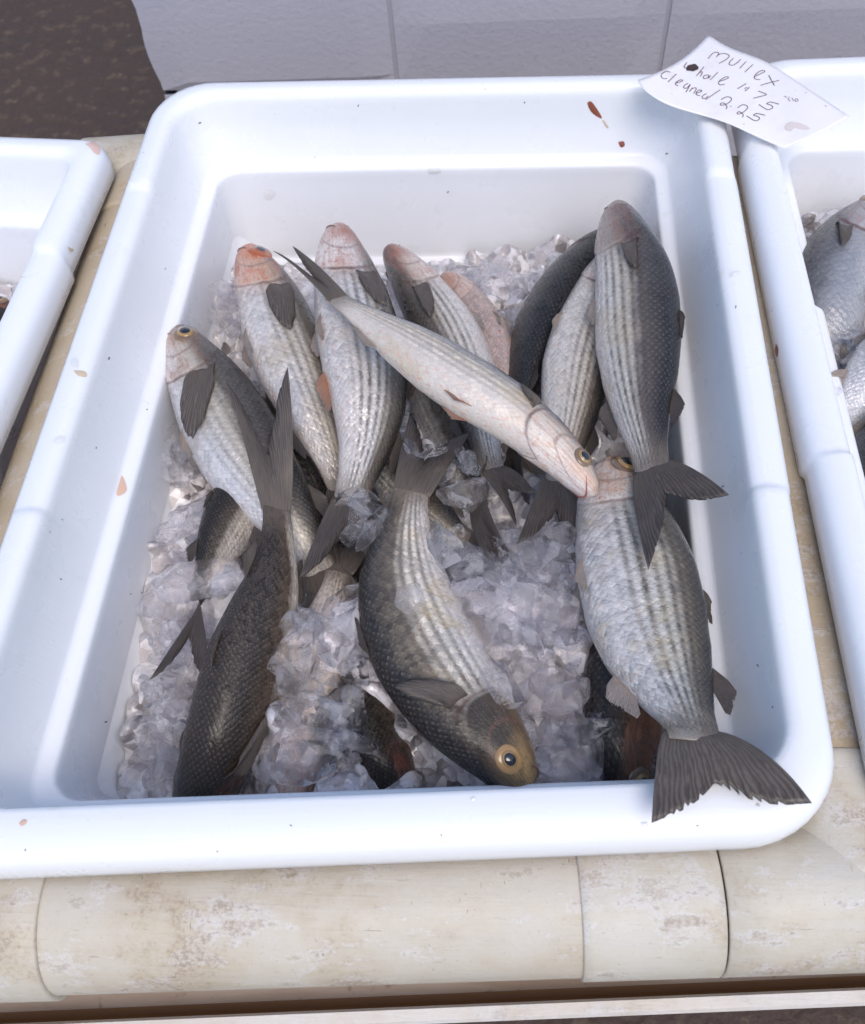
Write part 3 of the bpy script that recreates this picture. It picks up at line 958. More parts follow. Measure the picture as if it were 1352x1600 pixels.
# F2 orange head
add_fish('mullet', 'mullet with bright orange gill cover and head, under the tail of the top fish',
    [(388, 392, -.085), (418, 455, -.085), (444, 530, -.09), (482, 620, -.10), (515, 700, -.112), (540, 775, -.125)], 0.078, 1, -14,
    dict(SILV, stripe=0.5, gold=0.4, cheekmix=0.75, patch=0.7, hcover=0.9, head=(0.62, 0.14, 0.03), head_low=(0.60, 0.31, 0.19), head_spot=(0.52, 0.10, 0.02), head_top=(0.16, 0.06, 0.035), cheek=(0.48, 0.24, 0.11), chin=(0.66, 0.42, 0.34), streak=(0.42, 0.10, 0.05)), lips='dark', pect=[(1, .85, -14, .62)], eye='red', eyeside=(1, -1))
# F3 large pale striped
add_fish('mullet', 'large pale striped mullet beneath the diagonal fish, with an orange belly fin',
    [(528, 360, -.062), (543, 430, -.062), (562, 520, -.068), (577, 610, -.075), (573, 690, -.085), (553, 765, -.092), (543, 800, -.095)], 0.083, 1, -18,
    dict(SILV, stripe=0.7, light=(0.72, 0.69, 0.67), hcover=0.9, head=(0.40, 0.15, 0.095), head_top=(0.20, 0.065, 0.045), head_low=(0.62, 0.44, 0.37), chin=(0.72, 0.60, 0.55), head_spot=(0.40, 0.10, 0.06), cheek=(0.60, 0.47, 0.42), blush=0.4),
    tail=[(588, 845, -.095), (466, 906, -.085)], lips='dark', pect=[(1, .62, 6, .55)], pelvic='pale', anal='orange', anal_t=0.56, eye='red', eyeside=(-1,), notch=0.62)
# F4 behind
add_fish('mullet', 'slim striped mullet half hidden beside the large pale fish, tail under the top fish',
    [(606, 391, -.10), (648, 446, -.098), (700, 525, -.102), (735, 610, -.112), (758, 700, -.100), (772, 745, -.094)], 0.066, -1, 8,
    dict(SILV, stripe=0.7, hcover=0.9, head=(0.28, 0.085, 0.05), head_top=(0.07, 0.03, 0.025), cheek=(0.40, 0.24, 0.19), head_spot=(0.42, 0.13, 0.08)),
    tail=[(806, 824, -.082), (836, 772, -.080)], lips='dark', pect=[(1, .75, 8, .5)], eye='red', eyeside=(-1,))
# F6 pale pink sliver
add_fish('mullet', 'pale pink bellied mullet showing only a sliver between striped fish and ice',
    [(695, 432, -.128), (728, 478, -.126), (762, 545, -.128), (785, 620, -.135), (800, 690, -.14)], 0.055, -1, -38,
    dict(SILV, stripe=0.2, belly=(0.66, 0.50, 0.44), light=(0.58, 0.46, 0.40), blush=0.6), fins='pale', eyeside=(-1,))
# F7 dark back
add_fish('mullet', 'dark charcoal mullet curving down behind the upright fish on the right',
    [(990, 360, -.115), (922, 404, -.112), (870, 466, -.112), (832, 540, -.115), (812, 625, -.122), (806, 700, -.132)], 0.074, 1, 62,
    dict(DARK, dark=(0.016, 0.015, 0.016), mid=(0.045, 0.041, 0.041), gold=0.1, stripe=0.3))
# F8 pale belly
add_fish('mullet', 'cream bellied mullet lying between the dark curved fish and the upright fish',
    [(965, 392, -.098), (938, 470, -.094), (908, 560, -.092), (893, 640, -.092), (880, 715, -.09), (872, 765, -.085)], 0.070, 1, -16,
    dict(SILV, stripe=0.62, light=(0.70, 0.63, 0.55), belly=(0.82, 0.75, 0.68), gold=0.25), tail=[(925, 883, -.062), (806, 852, -.07)], pelvic='pale', anal='pale', notch=0.45, eyeside=(1,))
# F20 under the ice, pale
add_fish('mullet', 'pale pinkish mullet buried under the ice heap in front of the upright fish',
    [(905, 870, -.138), (880, 930, -.132), (862, 1010, -.132), (842, 1090, -.138), (825, 1160, -.15)], 0.066, -1, -20,
    dict(SILV, stripe=0.25, light=(0.62, 0.50, 0.43), belly=(0.74, 0.62, 0.55)), fins='pale')
# F11 dark head under the front right fish
add_fish('mullet', 'dark brown mullet head wedged at the front wall below the front right fish',
    [(985, 1262, -.135), (968, 1185, -.112), (972, 1105, -.112), (990, 1010, -.120), (1010, 900, -.13), (1035, 760, -.14)], 0.084, 1, 40,
    dict(DARK, head=(0.26, 0.12, 0.06), head_low=(0.44, 0.23, 0.13), cheek=(0.24, 0.12, 0.07), head_spot=(0.34, 0.13, 0.06)), eyeside=(1,))
# F14 left, below ice
add_fish('mullet', 'dark mullet under the left ice, its black forked tail pointing at the front left',
    [(430, 690, -.125), (395, 750, -.115), (362, 810, -.108), (332, 875, -.106), (312, 930, -.106)], 0.056, -1, 35,
    dict(DARK, gold=0.15, shift=0.12), tail=[(325, 1062, -.096), (234, 1062, -.094)], notch=0.55)
# F15 whitish under the centre left ice
add_fish('mullet', 'silver mullet under the ice left of the fish with the tan eye patch',
    [(462, 1275, -.145), (474, 1195, -.125), (497, 1090, -.122), (516, 980, -.122), (533, 885, -.128)], 0.066, -1, -8,
    dict(SILV, stripe=0.5, light=(0.62, 0.52, 0.45), belly=(0.76, 0.66, 0.58), head=(0.55, 0.38, 0.30)), pect=[(1, .8, 10, .4)], eyeside=(-1,))
# F16 dark head
add_fish('mullet', 'dark reddish mullet head between front ice and the tan eyed fish',
    [(640, 1270, -.150), (604, 1195, -.135), (570, 1110, -.132), (552, 1010, -.135), (548, 910, -.14)], 0.062, 1, 50,
    dict(DARK, head=(0.17, 0.07, 0.05), head_low=(0.25, 0.10, 0.07), head_spot=(0.28, 0.08, 0.05)), eyeside=())
# F17 tail in the middle
add_fish('mullet', 'brown mullet tail end sticking out right of the tan eyed fish in mid heap',
    [(560, 690, -.135), (610, 735, -.130), (660, 785, -.122), (705, 826, -.116), (738, 848, -.114)], 0.050, 1, 25,
    dict(SILV, shift=0.10, gold=0.45, stripe=0.5), tail=[(800, 868, -.105), (778, 905, -.11)], fins='grey', notch=0.8)
add_fish('mullet', 'dark mullet deep under the diagonal fish, showing its back beside the centre ice',
    [(640, 560, -.150), (680, 620, -.138), (715, 690, -.128), (735, 760, -.106), (752, 800, -.100)], 0.062, 1, 45,
    dict(DARK, gold=0.15, shift=0.1), tail=[(800, 862, -.086), (768, 888, -.088)], notch=0.6)
add_fish('mullet', 'dark mullet at the bottom of the heap below the two left fish',
    [(560, 960, -.160), (520, 880, -.150), (480, 800, -.145), (450, 720, -.145), (425, 650, -.150)], 0.066, -1, 60,
    dict(DARK, gold=0.1, shift=0.1), eyeside=())
# F12 centre front
add_fish('mullet', 'stout striped mullet head down at the front, with a tan eye patch',
    [(822, 1236, -.088), (778, 1180, -.078), (722, 1110, -.074), (664, 1020, -.074), (632, 930, -.076), (630, 850, -.080), (641, 775, -.086), (645, 760, -.088)], 0.088, 1, 12,
    dict(SILV, cheekmix=1.0, patch=0.2, hi=0.03, hext=0.070, coat=0.3, streak=(0.035, 0.022, 0.016), hcover=0.97, headmix=1.0, shift=0.05, stripe=0.68, gold=0.55, light=(0.68, 0.62, 0.54), head=(0.46, 0.29, 0.12), head_low=(0.26, 0.17, 0.09), head_spot=(0.08, 0.08, 0.06), head_top=(0.025, 0.020, 0.018), cheek=(0.060, 0.045, 0.034), chin=(0.62, 0.54, 0.47)),
    tail=[(640, 648, -.085), (735, 678, -.090)], lips='dark', pect=[(1, .55, 42, .62)], eye='tan', eyepos=(0.088, 0.44), eyer=0.085)
# F13 long brown, left front
add_fish('mullet', 'long brown mullet seen from its back on the left, tail lobes pointing up',
    [(300, 1310, -.165), (318, 1240, -.125), (350, 1145, -.100), (388, 1020, -.088), (422, 920, -.082), (433, 840, -.078), (431, 785, -.074)], 0.071, 1, 62,
    dict(DARK, coat=0.22, dark=(0.030, 0.022, 0.017), mid=(0.092, 0.066, 0.046), shift=0.25, gold=0.4, rimlight=0.09, ns=56, nr=19), tail=[('w', *at(352, 598, -.045)), ('w', *at(449, 575, -.035))], notch=0.42, twist=-60, wr=0.82, pect=[(1, .9, -20, .4), (-1, .9, -20, .4)], fins='grey')
# F10 big front right
add_fish('mullet', 'big silver and gold mullet at the front right, its grey tail over the rim corner',
    [(958, 728, -.085), (972, 800, -.070), (996, 890, -.058), (1020, 990, -.052), (1052, 1075, -.036), (1078, 1130, -.010), (1088, 1155, .004)], 0.096, 1, -2,
    dict(SILV, stripe=0.70, gold=0.6, light=(0.72, 0.67, 0.58), mid=(0.17, 0.14, 0.10), head=(0.52, 0.30, 0.18), head_spot=(0.55, 0.25, 0.12)),
    tail=[(1268, 1260, .018), (1018, 1288, .022)], pelvic='pale', anal='pale', fins='grey', notch=0.60, rag=0.2, eyeside=(1,))
# F9 upright right
add_fish('mullet', 'upright grey backed mullet along the right wall, its dark forked tail on the fish below',
    [(967, 326, -.060), (978, 375, -.050), (994, 450, -.046), (1000, 550, -.046), (1005, 640, -.042), (1018, 720, -.034), (1024, 745, -.030)], 0.080, 1, 26,
    dict(SILV, shift=0.08, stripe=0.72, gold=0.4, cheekmix=0.8, hcover=0.9, head=(0.13, 0.062, 0.048), head_top=(0.035, 0.022, 0.020), head_spot=(0.22, 0.06, 0.035), cheek=(0.12, 0.082, 0.070), head_low=(0.36, 0.25, 0.21), mid=(0.12, 0.10, 0.09)),
    tail=[(1141, 776, -.008), (1014, 892, -.004)], lips='dark', pect=[(1, .55, -4, .45)], anal='grey', notch=0.42, eyeside=())
# F5 the diagonal one on top
add_fish('mullet', 'cream bellied mullet lying diagonally across the top of the heap',
    [(930, 772, -.022), (880, 712, -.012), (806, 650, -.004), (715, 592, -.002), (630, 535, -.006), (560, 488, -.014), (520, 462, -.020)], 0.056, -1, -13,
    dict(SILV, shift=0.0, stripe=0.42, ns=52, bump=0.35, light=(0.62, 0.54, 0.44), belly=(0.80, 0.71, 0.63), mid=(0.22, 0.22, 0.23), gold=0.35, blush=0.5, metal=0.1,
         head=(0.46, 0.38, 0.30), head_top=(0.13, 0.10, 0.09), head_low=(0.62, 0.52, 0.46), chin=(0.75, 0.68, 0.65), head_spot=(0.60, 0.34, 0.22), cheek=(0.52, 0.44, 0.37)),
    tail=[(458, 388, -.020), (428, 394, -.030)], notch=0.35, fins='grey', pelvic='orange', anal='pale', lips='red', wr=0.80, eyeside=(1,), eyer=0.115, eyepos=(0.085, 0.44), pect=[(1, .40, 8, .45)])

# fish in the side tubs
GREY = dict(stripe=0.0, shift=0.08, light=(0.34, 0.34, 0.36), mid=(0.13, 0.13, 0.14), belly=(0.55, 0.54, 0.54), gold=0.05, blush=0.05, head=(0.36, 0.35, 0.36), head_top=(0.10, 0.09, 0.10), head_low=(0.5, 0.49, 0.49), chin=(0.55, 0.54, 0.54), head_spot=(0.25, 0.22, 0.22), metal=0.4)
RGRP = 'grey fish in the right tub'
add_fish('silver_fish', 'deep bodied grey fish with a white gill plate near the back of the right tub', [(1378, 316, -.09), (1322, 380, -.085), (1284, 475, -.09), (1288, 600, -.125), (1330, 740, -.15)], 0.080, -1, 0, dict(GREY, chin=(0.75, 0.74, 0.74), cheek=(0.66, 0.65, 0.66), hi=0.5), pect=[(1, .45, -20, .5)], group=RGRP, fins='grey', lips='dark')
add_fish('silver_fish', 'pale bellied fish half under ice in the middle of the right tub', [(1480, 520, -.09), (1420, 560, -.08), (1355, 620, -.082), (1312, 680, -.10)], 0.078, 1, -25, dict(GREY, belly=(0.78, 0.76, 0.76), light=(0.6, 0.59, 0.6)), group=RGRP, fins='pale')
add_fish('silver_fish', 'dark grey fish at the near end of what shows of the right tub', [(1480, 680, -.11), (1420, 690, -.10), (1365, 725, -.10), (1345, 800, -.115)], 0.075, 1, 40, dict(GREY, shift=.25), group=RGRP)
add_fish('silver_fish', 'slim brownish fish tail poking out of the ice near the back of the right tub', [(1330, 420, -.10), (1302, 455, -.095), (1290, 490, -.092), (1298, 530, -.095)], 0.035, 1, 20, dict(GREY, light=(0.36, 0.31, 0.28), belly=(0.42, 0.36, 0.33)), group=RGRP, fins='pale')
add_fish('mullet', 'reddish fish just showing at the edge of the left tub', [(20, 478, -.13), (-20, 500, -.125), (-80, 560, -.13), (-120, 640, -.14)], 0.06, 1, 20, dict(SILV, head=(0.5, 0.2, 0.1)), group='fish in the left tub')

# ------------------------------------------------------------------ crushed ice
def mat_ice(name, milk, fs=80):
    """Wet crushed ice: mostly clear, milky where bubbles are trapped, with a bright wet skin."""
    g = G(name)
    pos = g.geo()
    n1 = g.noise(pos, 110, 4, 0.6)
    n2 = g.noise(pos, 420, 3, 0.6)
    n3 = g.noise(pos, 70, 5, 0.65)
    wp = g.n('ShaderNodeVectorMath', operation='MULTIPLY_ADD'); nzc = g.n('ShaderNodeTexNoise'); nzc.inputs['Scale'].default_value = 60
    g.set(nzc.inputs['Vector'], pos); g.set(wp.inputs[0], nzc.outputs[1]); wp.inputs[1].default_value = (0.008, 0.008, 0.008); g.set(wp.inputs[2], pos)
    fc, fr_ = g.facets(wp.outputs[0], fs, 1.5)
    nor = g.bump(g.add(n1, g.mul(n2, 0.6)), 0.45, 0.004, g.bump(fc, 1.0, 1.0))
    tp = g.n('ShaderNodeBsdfTransparent'); tp.inputs[0].default_value = (0.965, 0.955, 0.975, 1)
    rf = g.n('ShaderNodeBsdfRefraction'); rf.inputs['Color'].default_value = (0.98, 0.975, 0.99, 1)
    rf.inputs['IOR'].default_value = 1.30; rf.inputs['Roughness'].default_value = 0.01
    g.t.links.new(nor, rf.inputs['Normal'])
    cl = g.n('ShaderNodeMixShader'); cl.inputs[0].default_value = 0.85
    g.t.links.new(tp.outputs[0], cl.inputs[1]); g.t.links.new(rf.outputs[0], cl.inputs[2])
    tr = g.n('ShaderNodeBsdfTranslucent'); tr.inputs[0].default_value = (0.95, 0.93, 0.95, 1)
    df = g.n('ShaderNodeBsdfDiffuse'); df.inputs[0].default_value = (0.90, 0.88, 0.90, 1)
    g.t.links.new(nor, df.inputs['Normal'])
    m0 = g.n('ShaderNodeMixShader'); m0.inputs[0].default_value = 0.55
    g.t.links.new(tr.outputs[0], m0.inputs[1]); g.t.links.new(df.outputs[0], m0.inputs[2])
    mx = g.n('ShaderNodeMixShader')
    lw = g.n('ShaderNodeLayerWeight'); lw.inputs[0].default_value = 0.35
    milky = g.m('ADD', g.ss(g.add(g.mul(n3, 0.75), g.mul(fr_, 0.25)), 0.46, 0.60, milk * 0.10, milk * 1.6), g.mul(g.m('POWER', lw.outputs[1], 4.0), 0.40), clamp=True)
    g.set(mx.inputs[0], milky)
    g.t.links.new(cl.outputs[0], mx.inputs[1]); g.t.links.new(m0.outputs[0], mx.inputs[2])
    gl = g.n('ShaderNodeBsdfGlossy'); gl.inputs['Roughness'].default_value = 0.02
    g.t.links.new(nor, gl.inputs['Normal'])
    fr = g.n('ShaderNodeFresnel'); fr.inputs[0].default_value = 1.50
    g.t.links.new(nor, fr.inputs['Normal'])
    m1 = g.n('ShaderNodeMixShader')
    g.t.links.new(fr.outputs[0], m1.inputs[0]); g.t.links.new(mx.outputs[0], m1.inputs[1]); g.t.links.new(gl.outputs[0], m1.inputs[2])
    bk = g.n('ShaderNodeNewGeometry').outputs['Backfacing']     # light leaves a chunk freely
    tb = g.n('ShaderNodeBsdfTransparent')
    m2 = g.n('ShaderNodeMixShader')
    g.set(m2.inputs[0], bk); g.t.links.new(m1.outputs[0], m2.inputs[1]); g.t.links.new(tb.outputs[0], m2.inputs[2])
    g.t.links.new(m2.outputs[0], g.out.inputs[0])
    return g.mat
def mat_bed():
    g = G('packed_ice')
    pos = g.geo()
    n1 = g.noise(pos, 60, 4, 0.6)
    n2 = g.noise(pos, 300, 4, 0.65)
    fc, fr_ = g.facets(pos, 95, 1.7)
    nor = g.bump(g.add(n1, g.mul(n2, 0.7)), 0.5, 0.004, g.bump(fc, 1.0, 1.0))
    col = g.mix(g.ss(g.add(g.mul(n1, 0.6), g.mul(fr_, 0.4)), 0.32, 0.62), (0.50, 0.455, 0.46), (0.80, 0.77, 0.79))
    return g.p(Base_Color=col, Roughness=0.22, Subsurface_Weight=0.12, Subsurface_Radius=(0.008, 0.007, 0.007), Subsurface_Scale=1.0,
               Coat_Weight=1.0, Coat_Roughness=0.05, Normal=nor, IOR=1.33)
M_ICE = mat_ice('crushed_ice', 0.18)
M_ICE_BED = mat_bed()
M_ICE_CLEAR = mat_ice('clear_ice', 0.20, 55)

import bmesh
_ico = bmesh.new(); bmesh.ops.create_icosphere(_ico, subdivisions=3, radius=1.0)
IV = np.array([v.co[:] for v in _ico.verts]); IF = np.array([[v.index for v in f.verts] for f in _ico.faces]); _ico.free()
def chunk(rs, flat=0.5, planes=10, rough=0.05):
    n = rs.normal(size=(planes, 3)); n /= np.linalg.norm(n, axis=1)[:, None]
    d = rs.uniform(0.55, 1.0, planes)
    dots = IV @ n.T
    r = np.where(dots > 0.05, d[None] / np.maximum(dots, 0.05), 9)
    k = 34.0
    rr = -np.log(np.exp(-k * np.minimum(r, 1.6)).sum(1)) / k
    rr = np.minimum(rr, 1.30)
    off = rs.uniform(0, 50, 3)
    nz = np.array([mnoise.noise(Vector(v * 2.2 + off)) + 0.5 * mnoise.noise(Vector(v * 5.5 + off)) for v in IV])
    V = IV * (rr * (1 + rough * nz))[:, None]
    return V * np.array([1.0, rs.uniform(0.6, 0.95), rs.uniform(flat * .7, flat * 1.2)])
def chip(rs, n=15, bev=0.075):
    """A broken chip of ice: convex facets with melted edges. Returns vertices, triangles and which faces are broad facets."""
    bm = bmesh.new()
    sc = np.array([1.0, rs.uniform(0.55, 0.95), rs.uniform(0.32, 0.62)])
    for _ in range(n):
        v = rs.normal(size=3); v /= np.linalg.norm(v)
        bm.verts.new(v * rs.uniform(0.78, 1.1) * sc)
    bmesh.ops.convex_hull(bm, input=bm.verts)
    bmesh.ops.delete(bm, geom=[v for v in bm.verts if not v.link_faces], context='VERTS')
    bmesh.ops.dissolve_limit(bm, angle_limit=R_(9), verts=bm.verts, edges=bm.edges)
    bmesh.ops.bevel(bm, geom=list(bm.edges), offset=bev, segments=2, profile=0.5, affect='EDGES', clamp_overlap=True)
    bmesh.ops.triangulate(bm, faces=bm.faces)
    bmesh.ops.recalc_face_normals(bm, faces=bm.faces)
    bm.verts.index_update()
    V = np.array([v.co[:] for v in bm.verts]); F = np.array([[v.index for v in f.verts] for f in bm.faces])
    A = np.array([f.calc_area() for f in bm.faces])
    bm.free()
    return V, F, A > 0.03
def randrot(rs, tiltmax=1.0):
    q = rs.normal(size=4); q /= np.linalg.norm(q)
    w, x, y, z = q
    return np.array([[1 - 2 * (y * y + z * z), 2 * (x * y - z * w), 2 * (x * z + y * w)], [2 * (x * y + z * w), 1 - 2 * (x * x + z * z), 2 * (y * z - x * w)], [2 * (x * z - y * w), 2 * (y * z + x * w), 1 - 2 * (x * x + y * y)]])
RS = np.random.RandomState(12)
PROT = [chip(RS) for _ in range(24)] + [(chunk(RS), IF, np.zeros(len(IF), bool)) for _ in range(9)]
class Pile:
    def __init__(s): s.V, s.F, s.B, s.n = [], [], [], 0
    def put(s, c, size):
        V0, F0, B0 = PROT[RS.randint(len(PROT))]
        V = V0 @ randrot(RS).T * size + c
        s.V.append(V); s.F.append(F0 + s.n); s.B.append(B0); s.n += len(V)
    def build(s, name, mat):
        V = np.vstack(s.V); F = np.vstack(s.F)
        me = bpy.data.meshes.new(name)
        me.vertices.add(len(V)); me.vertices.foreach_set('co', V.ravel())
        me.loops.add(F.size); me.loops.foreach_set('vertex_index', F.ravel().astype(np.int32))
        me.polygons.add(len(F)); me.polygons.foreach_set('loop_start', np.arange(0, F.size, 3, dtype=np.int32))
        me.update(calc_edges=True)
        me.polygons.foreach_set('use_smooth', ~np.concatenate(s.B))
        me.materials.append(mat)
        o = bpy.data.objects.new(name, me); COL.objects.link(o)
        return o

def poly_sample(poly):
    p = np.array(poly, float)
    lo, hi = p.min(0), p.max(0)
    while True:
        q = RS.uniform(lo, hi)
        x, y = q; ins = False
        j = len(p) - 1
        for i in range(len(p)):
            if (p[i, 1] > y) != (p[j, 1] > y) and x < (p[j, 0] - p[i, 0]) * (y - p[i, 1]) / (p[j, 1] - p[i, 1]) + p[i, 0]: ins = not ins
            j = i
        if ins: return q

pile = Pile()
REG = [  # outline on the photograph, height range, count, size range
    ([(330, 435), (375, 440), (380, 520), (330, 500)], (-.150, -.125), 26, (.008, .015)),
    ([(270, 660), (330, 690), (385, 820), (340, 900), (255, 900), (258, 760)], (-.140, -.112), 60, (.008, .016)),
    ([(250, 880), (385, 880), (370, 930), (255, 960)], (-.118, -.100), 14, (.010, .018)),
    ([(240, 960), (330, 960), (300, 1100), (250, 1240), (232, 1240), (235, 1080)], (-.150, -.115), 60, (.008, .015)),
    ([(455, 940), (545, 920), (548, 1000), (560, 1180), (520, 1235), (420, 1235), (405, 1150), (440, 1010)], (-.108, -.085), 62, (.008, .017)),
    ([(545, 1050), (570, 1180), (575, 1235), (535, 1235)], (-.125, -.105), 16, (.008, .014)),
    ([(690, 845), (760, 850), (850, 830), (905, 880), (905, 960), (925, 1060), (935, 1225), (840, 1225), (790, 1150), (740, 1000), (700, 930)], (-.118, -.088), 150, (.009, .019)),
    ([(840, 850), (900, 890), (900, 960), (820, 900)], (-.10, -.078), 16, (.008, .014)),
    ([(670, 650), (740, 690), (770, 760), (690, 740)], (-.135, -.115), 12, (.007, .012)),
    ([(680, 740), (790, 770), (770, 850), (690, 830)], (-.125, -.105), 14, (.007, .013)),
    ([(545, 760), (610, 770), (590, 850), (550, 870)], (-.085, -.068), 16, (.006, .012)),
    ([(630, 690), (740, 690), (745, 755), (640, 750)], (-.080, -.066), 14, (.006, .010)),
    ([(690, 860), (800, 900), (900, 1000), (850, 1060), (720, 960)], (-.092, -.072), 20, (.010, .016)),
    ([(450, 960), (540, 950), (550, 1150), (440, 1150)], (-.090, -.072), 16, (.010, .016)),
    ([(760, 410), (880, 400), (850, 480), (800, 570), (770, 560), (720, 440)], (-.150, -.128), 70, (.007, .013)),
    ([(450, 900), (500, 890), (490, 960), (455, 1000)], (-.14, -.125), 14, (.009, .014)),
    ([(920, 1090), (945, 1150), (960, 1230), (900, 1230)], (-.125, -.105), 14, (.008, .014)),
]
for poly, (za, zb), n, (sa, sb) in REG:
    for _ in range(int(n * 0.5)):
        q = poly_sample(poly)
        pile.put(at(q[0], q[1], RS.uniform(za, zb)), RS.uniform(sa, sb) * 1.65)
io = pile.build('crushed_ice', M_ICE)
tag(io, 'melting crushed ice packed between the fish in the middle tub', 'ice', kind='stuff')

def packed_bed(name, anchors, x0, x1, y0, y1, base, label, inside, cell=0.022, dz=0.011):
    """A lumpy surface of packed crushed ice: faceted cells of random height and tilt."""
    st = 0.0032
    xs, ys = np.arange(x0, x1, st), np.arange(y0, y1, st)
    X, Y = np.meshgrid(xs, ys, indexing='ij')
    P = np.column_stack([X.ravel(), Y.ravel()])
    A = np.array(anchors)
    d2 = ((P[:, None, :] - A[None, :, :2]) ** 2).sum(2)
    w = np.exp(-d2 / (2 * 0.022 ** 2))
    hz = (w @ A[:, 2] + 0.15 * base) / (w.sum(1) + 0.15)
    cs = []
    for a in np.arange(x0 - cell, x1 + cell, cell):
        for b in np.arange(y0 - cell, y1 + cell, cell):
            cs.append((a + RS.uniform(-.45, .45) * cell, b + RS.uniform(-.45, .45) * cell))
    cs = np.array(cs)
    ch, ct = RS.uniform(-1, 1, len(cs)) * dz * 0.6, RS.normal(size=(len(cs), 2)) * 0.60
    sz = RS.uniform(0.8, 1.25, len(cs))
    best = np.full(len(P), -0.02)
    for k in range(len(cs)):
        d = P - cs[k]
        r = (d ** 2).sum(1)
        near = r < (cell * 2.0) ** 2
        if not near.any(): continue
        q = ch[k] + d[near] @ ct[k] + dz * (0.55 - 0.9 * (r[near] / (cell * 0.8 * sz[k]) ** 2) ** 2.5)
        best[near] = np.maximum(best[near], q)
    nz = np.array([mnoise.noise((p[0] * 160, p[1] * 160, 0)) + 0.6 * mnoise.noise((p[0] * 380, p[1] * 380, 3)) for p in P])
    Z = hz + np.maximum(best, -dz * 1.6) + nz * 0.0011
    V = np.column_stack([P, Z])
    F = grid_faces(len(xs), len(ys))
    if inside is not None:
        ok = inside(P)
        F = [f for f in F if all(ok[k] for k in f)]
    o = mesh_obj(name, V, F, M_ICE_BED)
    tag(o, label, 'ice', kind='stuff')
    return o
anch = []
for poly, (za, zb), n, sz_ in REG:
    for _ in range(10):
        q = poly_sample(poly)
        if za > -.09: continue
        anch.append(at(q[0], q[1], za - 0.010))
ml = np.array(main_quad)[:, :2].mean(0)
packed_bed('packed_ice', anch, -.245, .262, -.335, .300, -.182, 'packed milky ice bed under the fish in the middle tub', None)
pile = Pile()
for _ in range(130):
    q = RS.uniform((1262, 470), (1500, 900))
    pile.put(at(q[0], q[1], RS.uniform(-.135, -.098)), RS.uniform(.009, .018))
for _ in range(14):
    q = RS.uniform((1300, 520), (1352, 620)); pile.put(at(q[0], q[1], RS.uniform(-.085, -.07)), RS.uniform(.006, .012))
io = pile.build('crushed_ice', M_ICE); tag(io, 'crushed ice around the grey fish in the right tub', 'ice', kind='stuff')
pile = Pile()
for _ in range(120):
    q = RS.uniform((-260, 440), (35, 760))
    pile.put(at(q[0], q[1], RS.uniform(-.16, -.13)), RS.uniform(.012, .02))
io = pile.build('crushed_ice', M_ICE); tag(io, 'crushed ice in the left tub', 'ice', kind='stuff')

def inside_of(quad, m):
    c, e1, e2 = np.array(quad[0][:2]), np.array(quad[1][:2]) - np.array(quad[0][:2]), np.array(quad[3][:2]) - np.array(quad[0][:2])
    l1, l2 = np.linalg.norm(e1), np.linalg.norm(e2)
    return lambda P: (((P - c) @ e1 / l1 > m) & ((P - c) @ e1 / l1 < l1 - m) & ((P - c) @ e2 / l2 > m) & ((P - c) @ e2 / l2 < l2 - m))
rc_ = np.mean([q[:2] for q in RQ], axis=0); lc_ = np.mean([q[:2] for q in LQ], axis=0)
packed_bed('packed_ice', [(rc_[0] - .12, y, -.125) for y in np.arange(-.25, .35, .06)], rc_[0] - .30, rc_[0] + .05, rc_[1] - .35, rc_[1] + .30, -.13, 'packed milky ice bed in the right tub', inside_of(RQ, .078))
packed_bed('packed_ice', [(lc_[0] + .12, y, -.15) for y in np.arange(-.35, .2, .06)], lc_[0] - .05, lc_[0] + .30, lc_[1] - .30, lc_[1] + .30, -.15, 'packed milky ice bed in the left tub', inside_of(LQ, .080))
def lump(px, py, z, size, sx, sy, sz, rz, label, mat=None, seed=0):
    rs = np.random.RandomState(seed + 100)
    V, F_, B_ = chip(rs, 18, 0.06)
    V = V / np.abs(V).max(0) * np.array([sx, sy, sz]) * size * 1.2
    c, s = math.cos(R_(rz)), math.sin(R_(rz))
    V = V @ np.array([[c, s, 0], [-s, c, 0], [0, 0, 1]])
    o = mesh_obj('ice_chunk', V, F_, mat or M_ICE_CLEAR)
    o.data.polygons.foreach_set('use_smooth', ~B_)
    o.location = at(px, py, z + 0.008)
    tag(o, label, 'ice', 'large ice lumps on the heap')
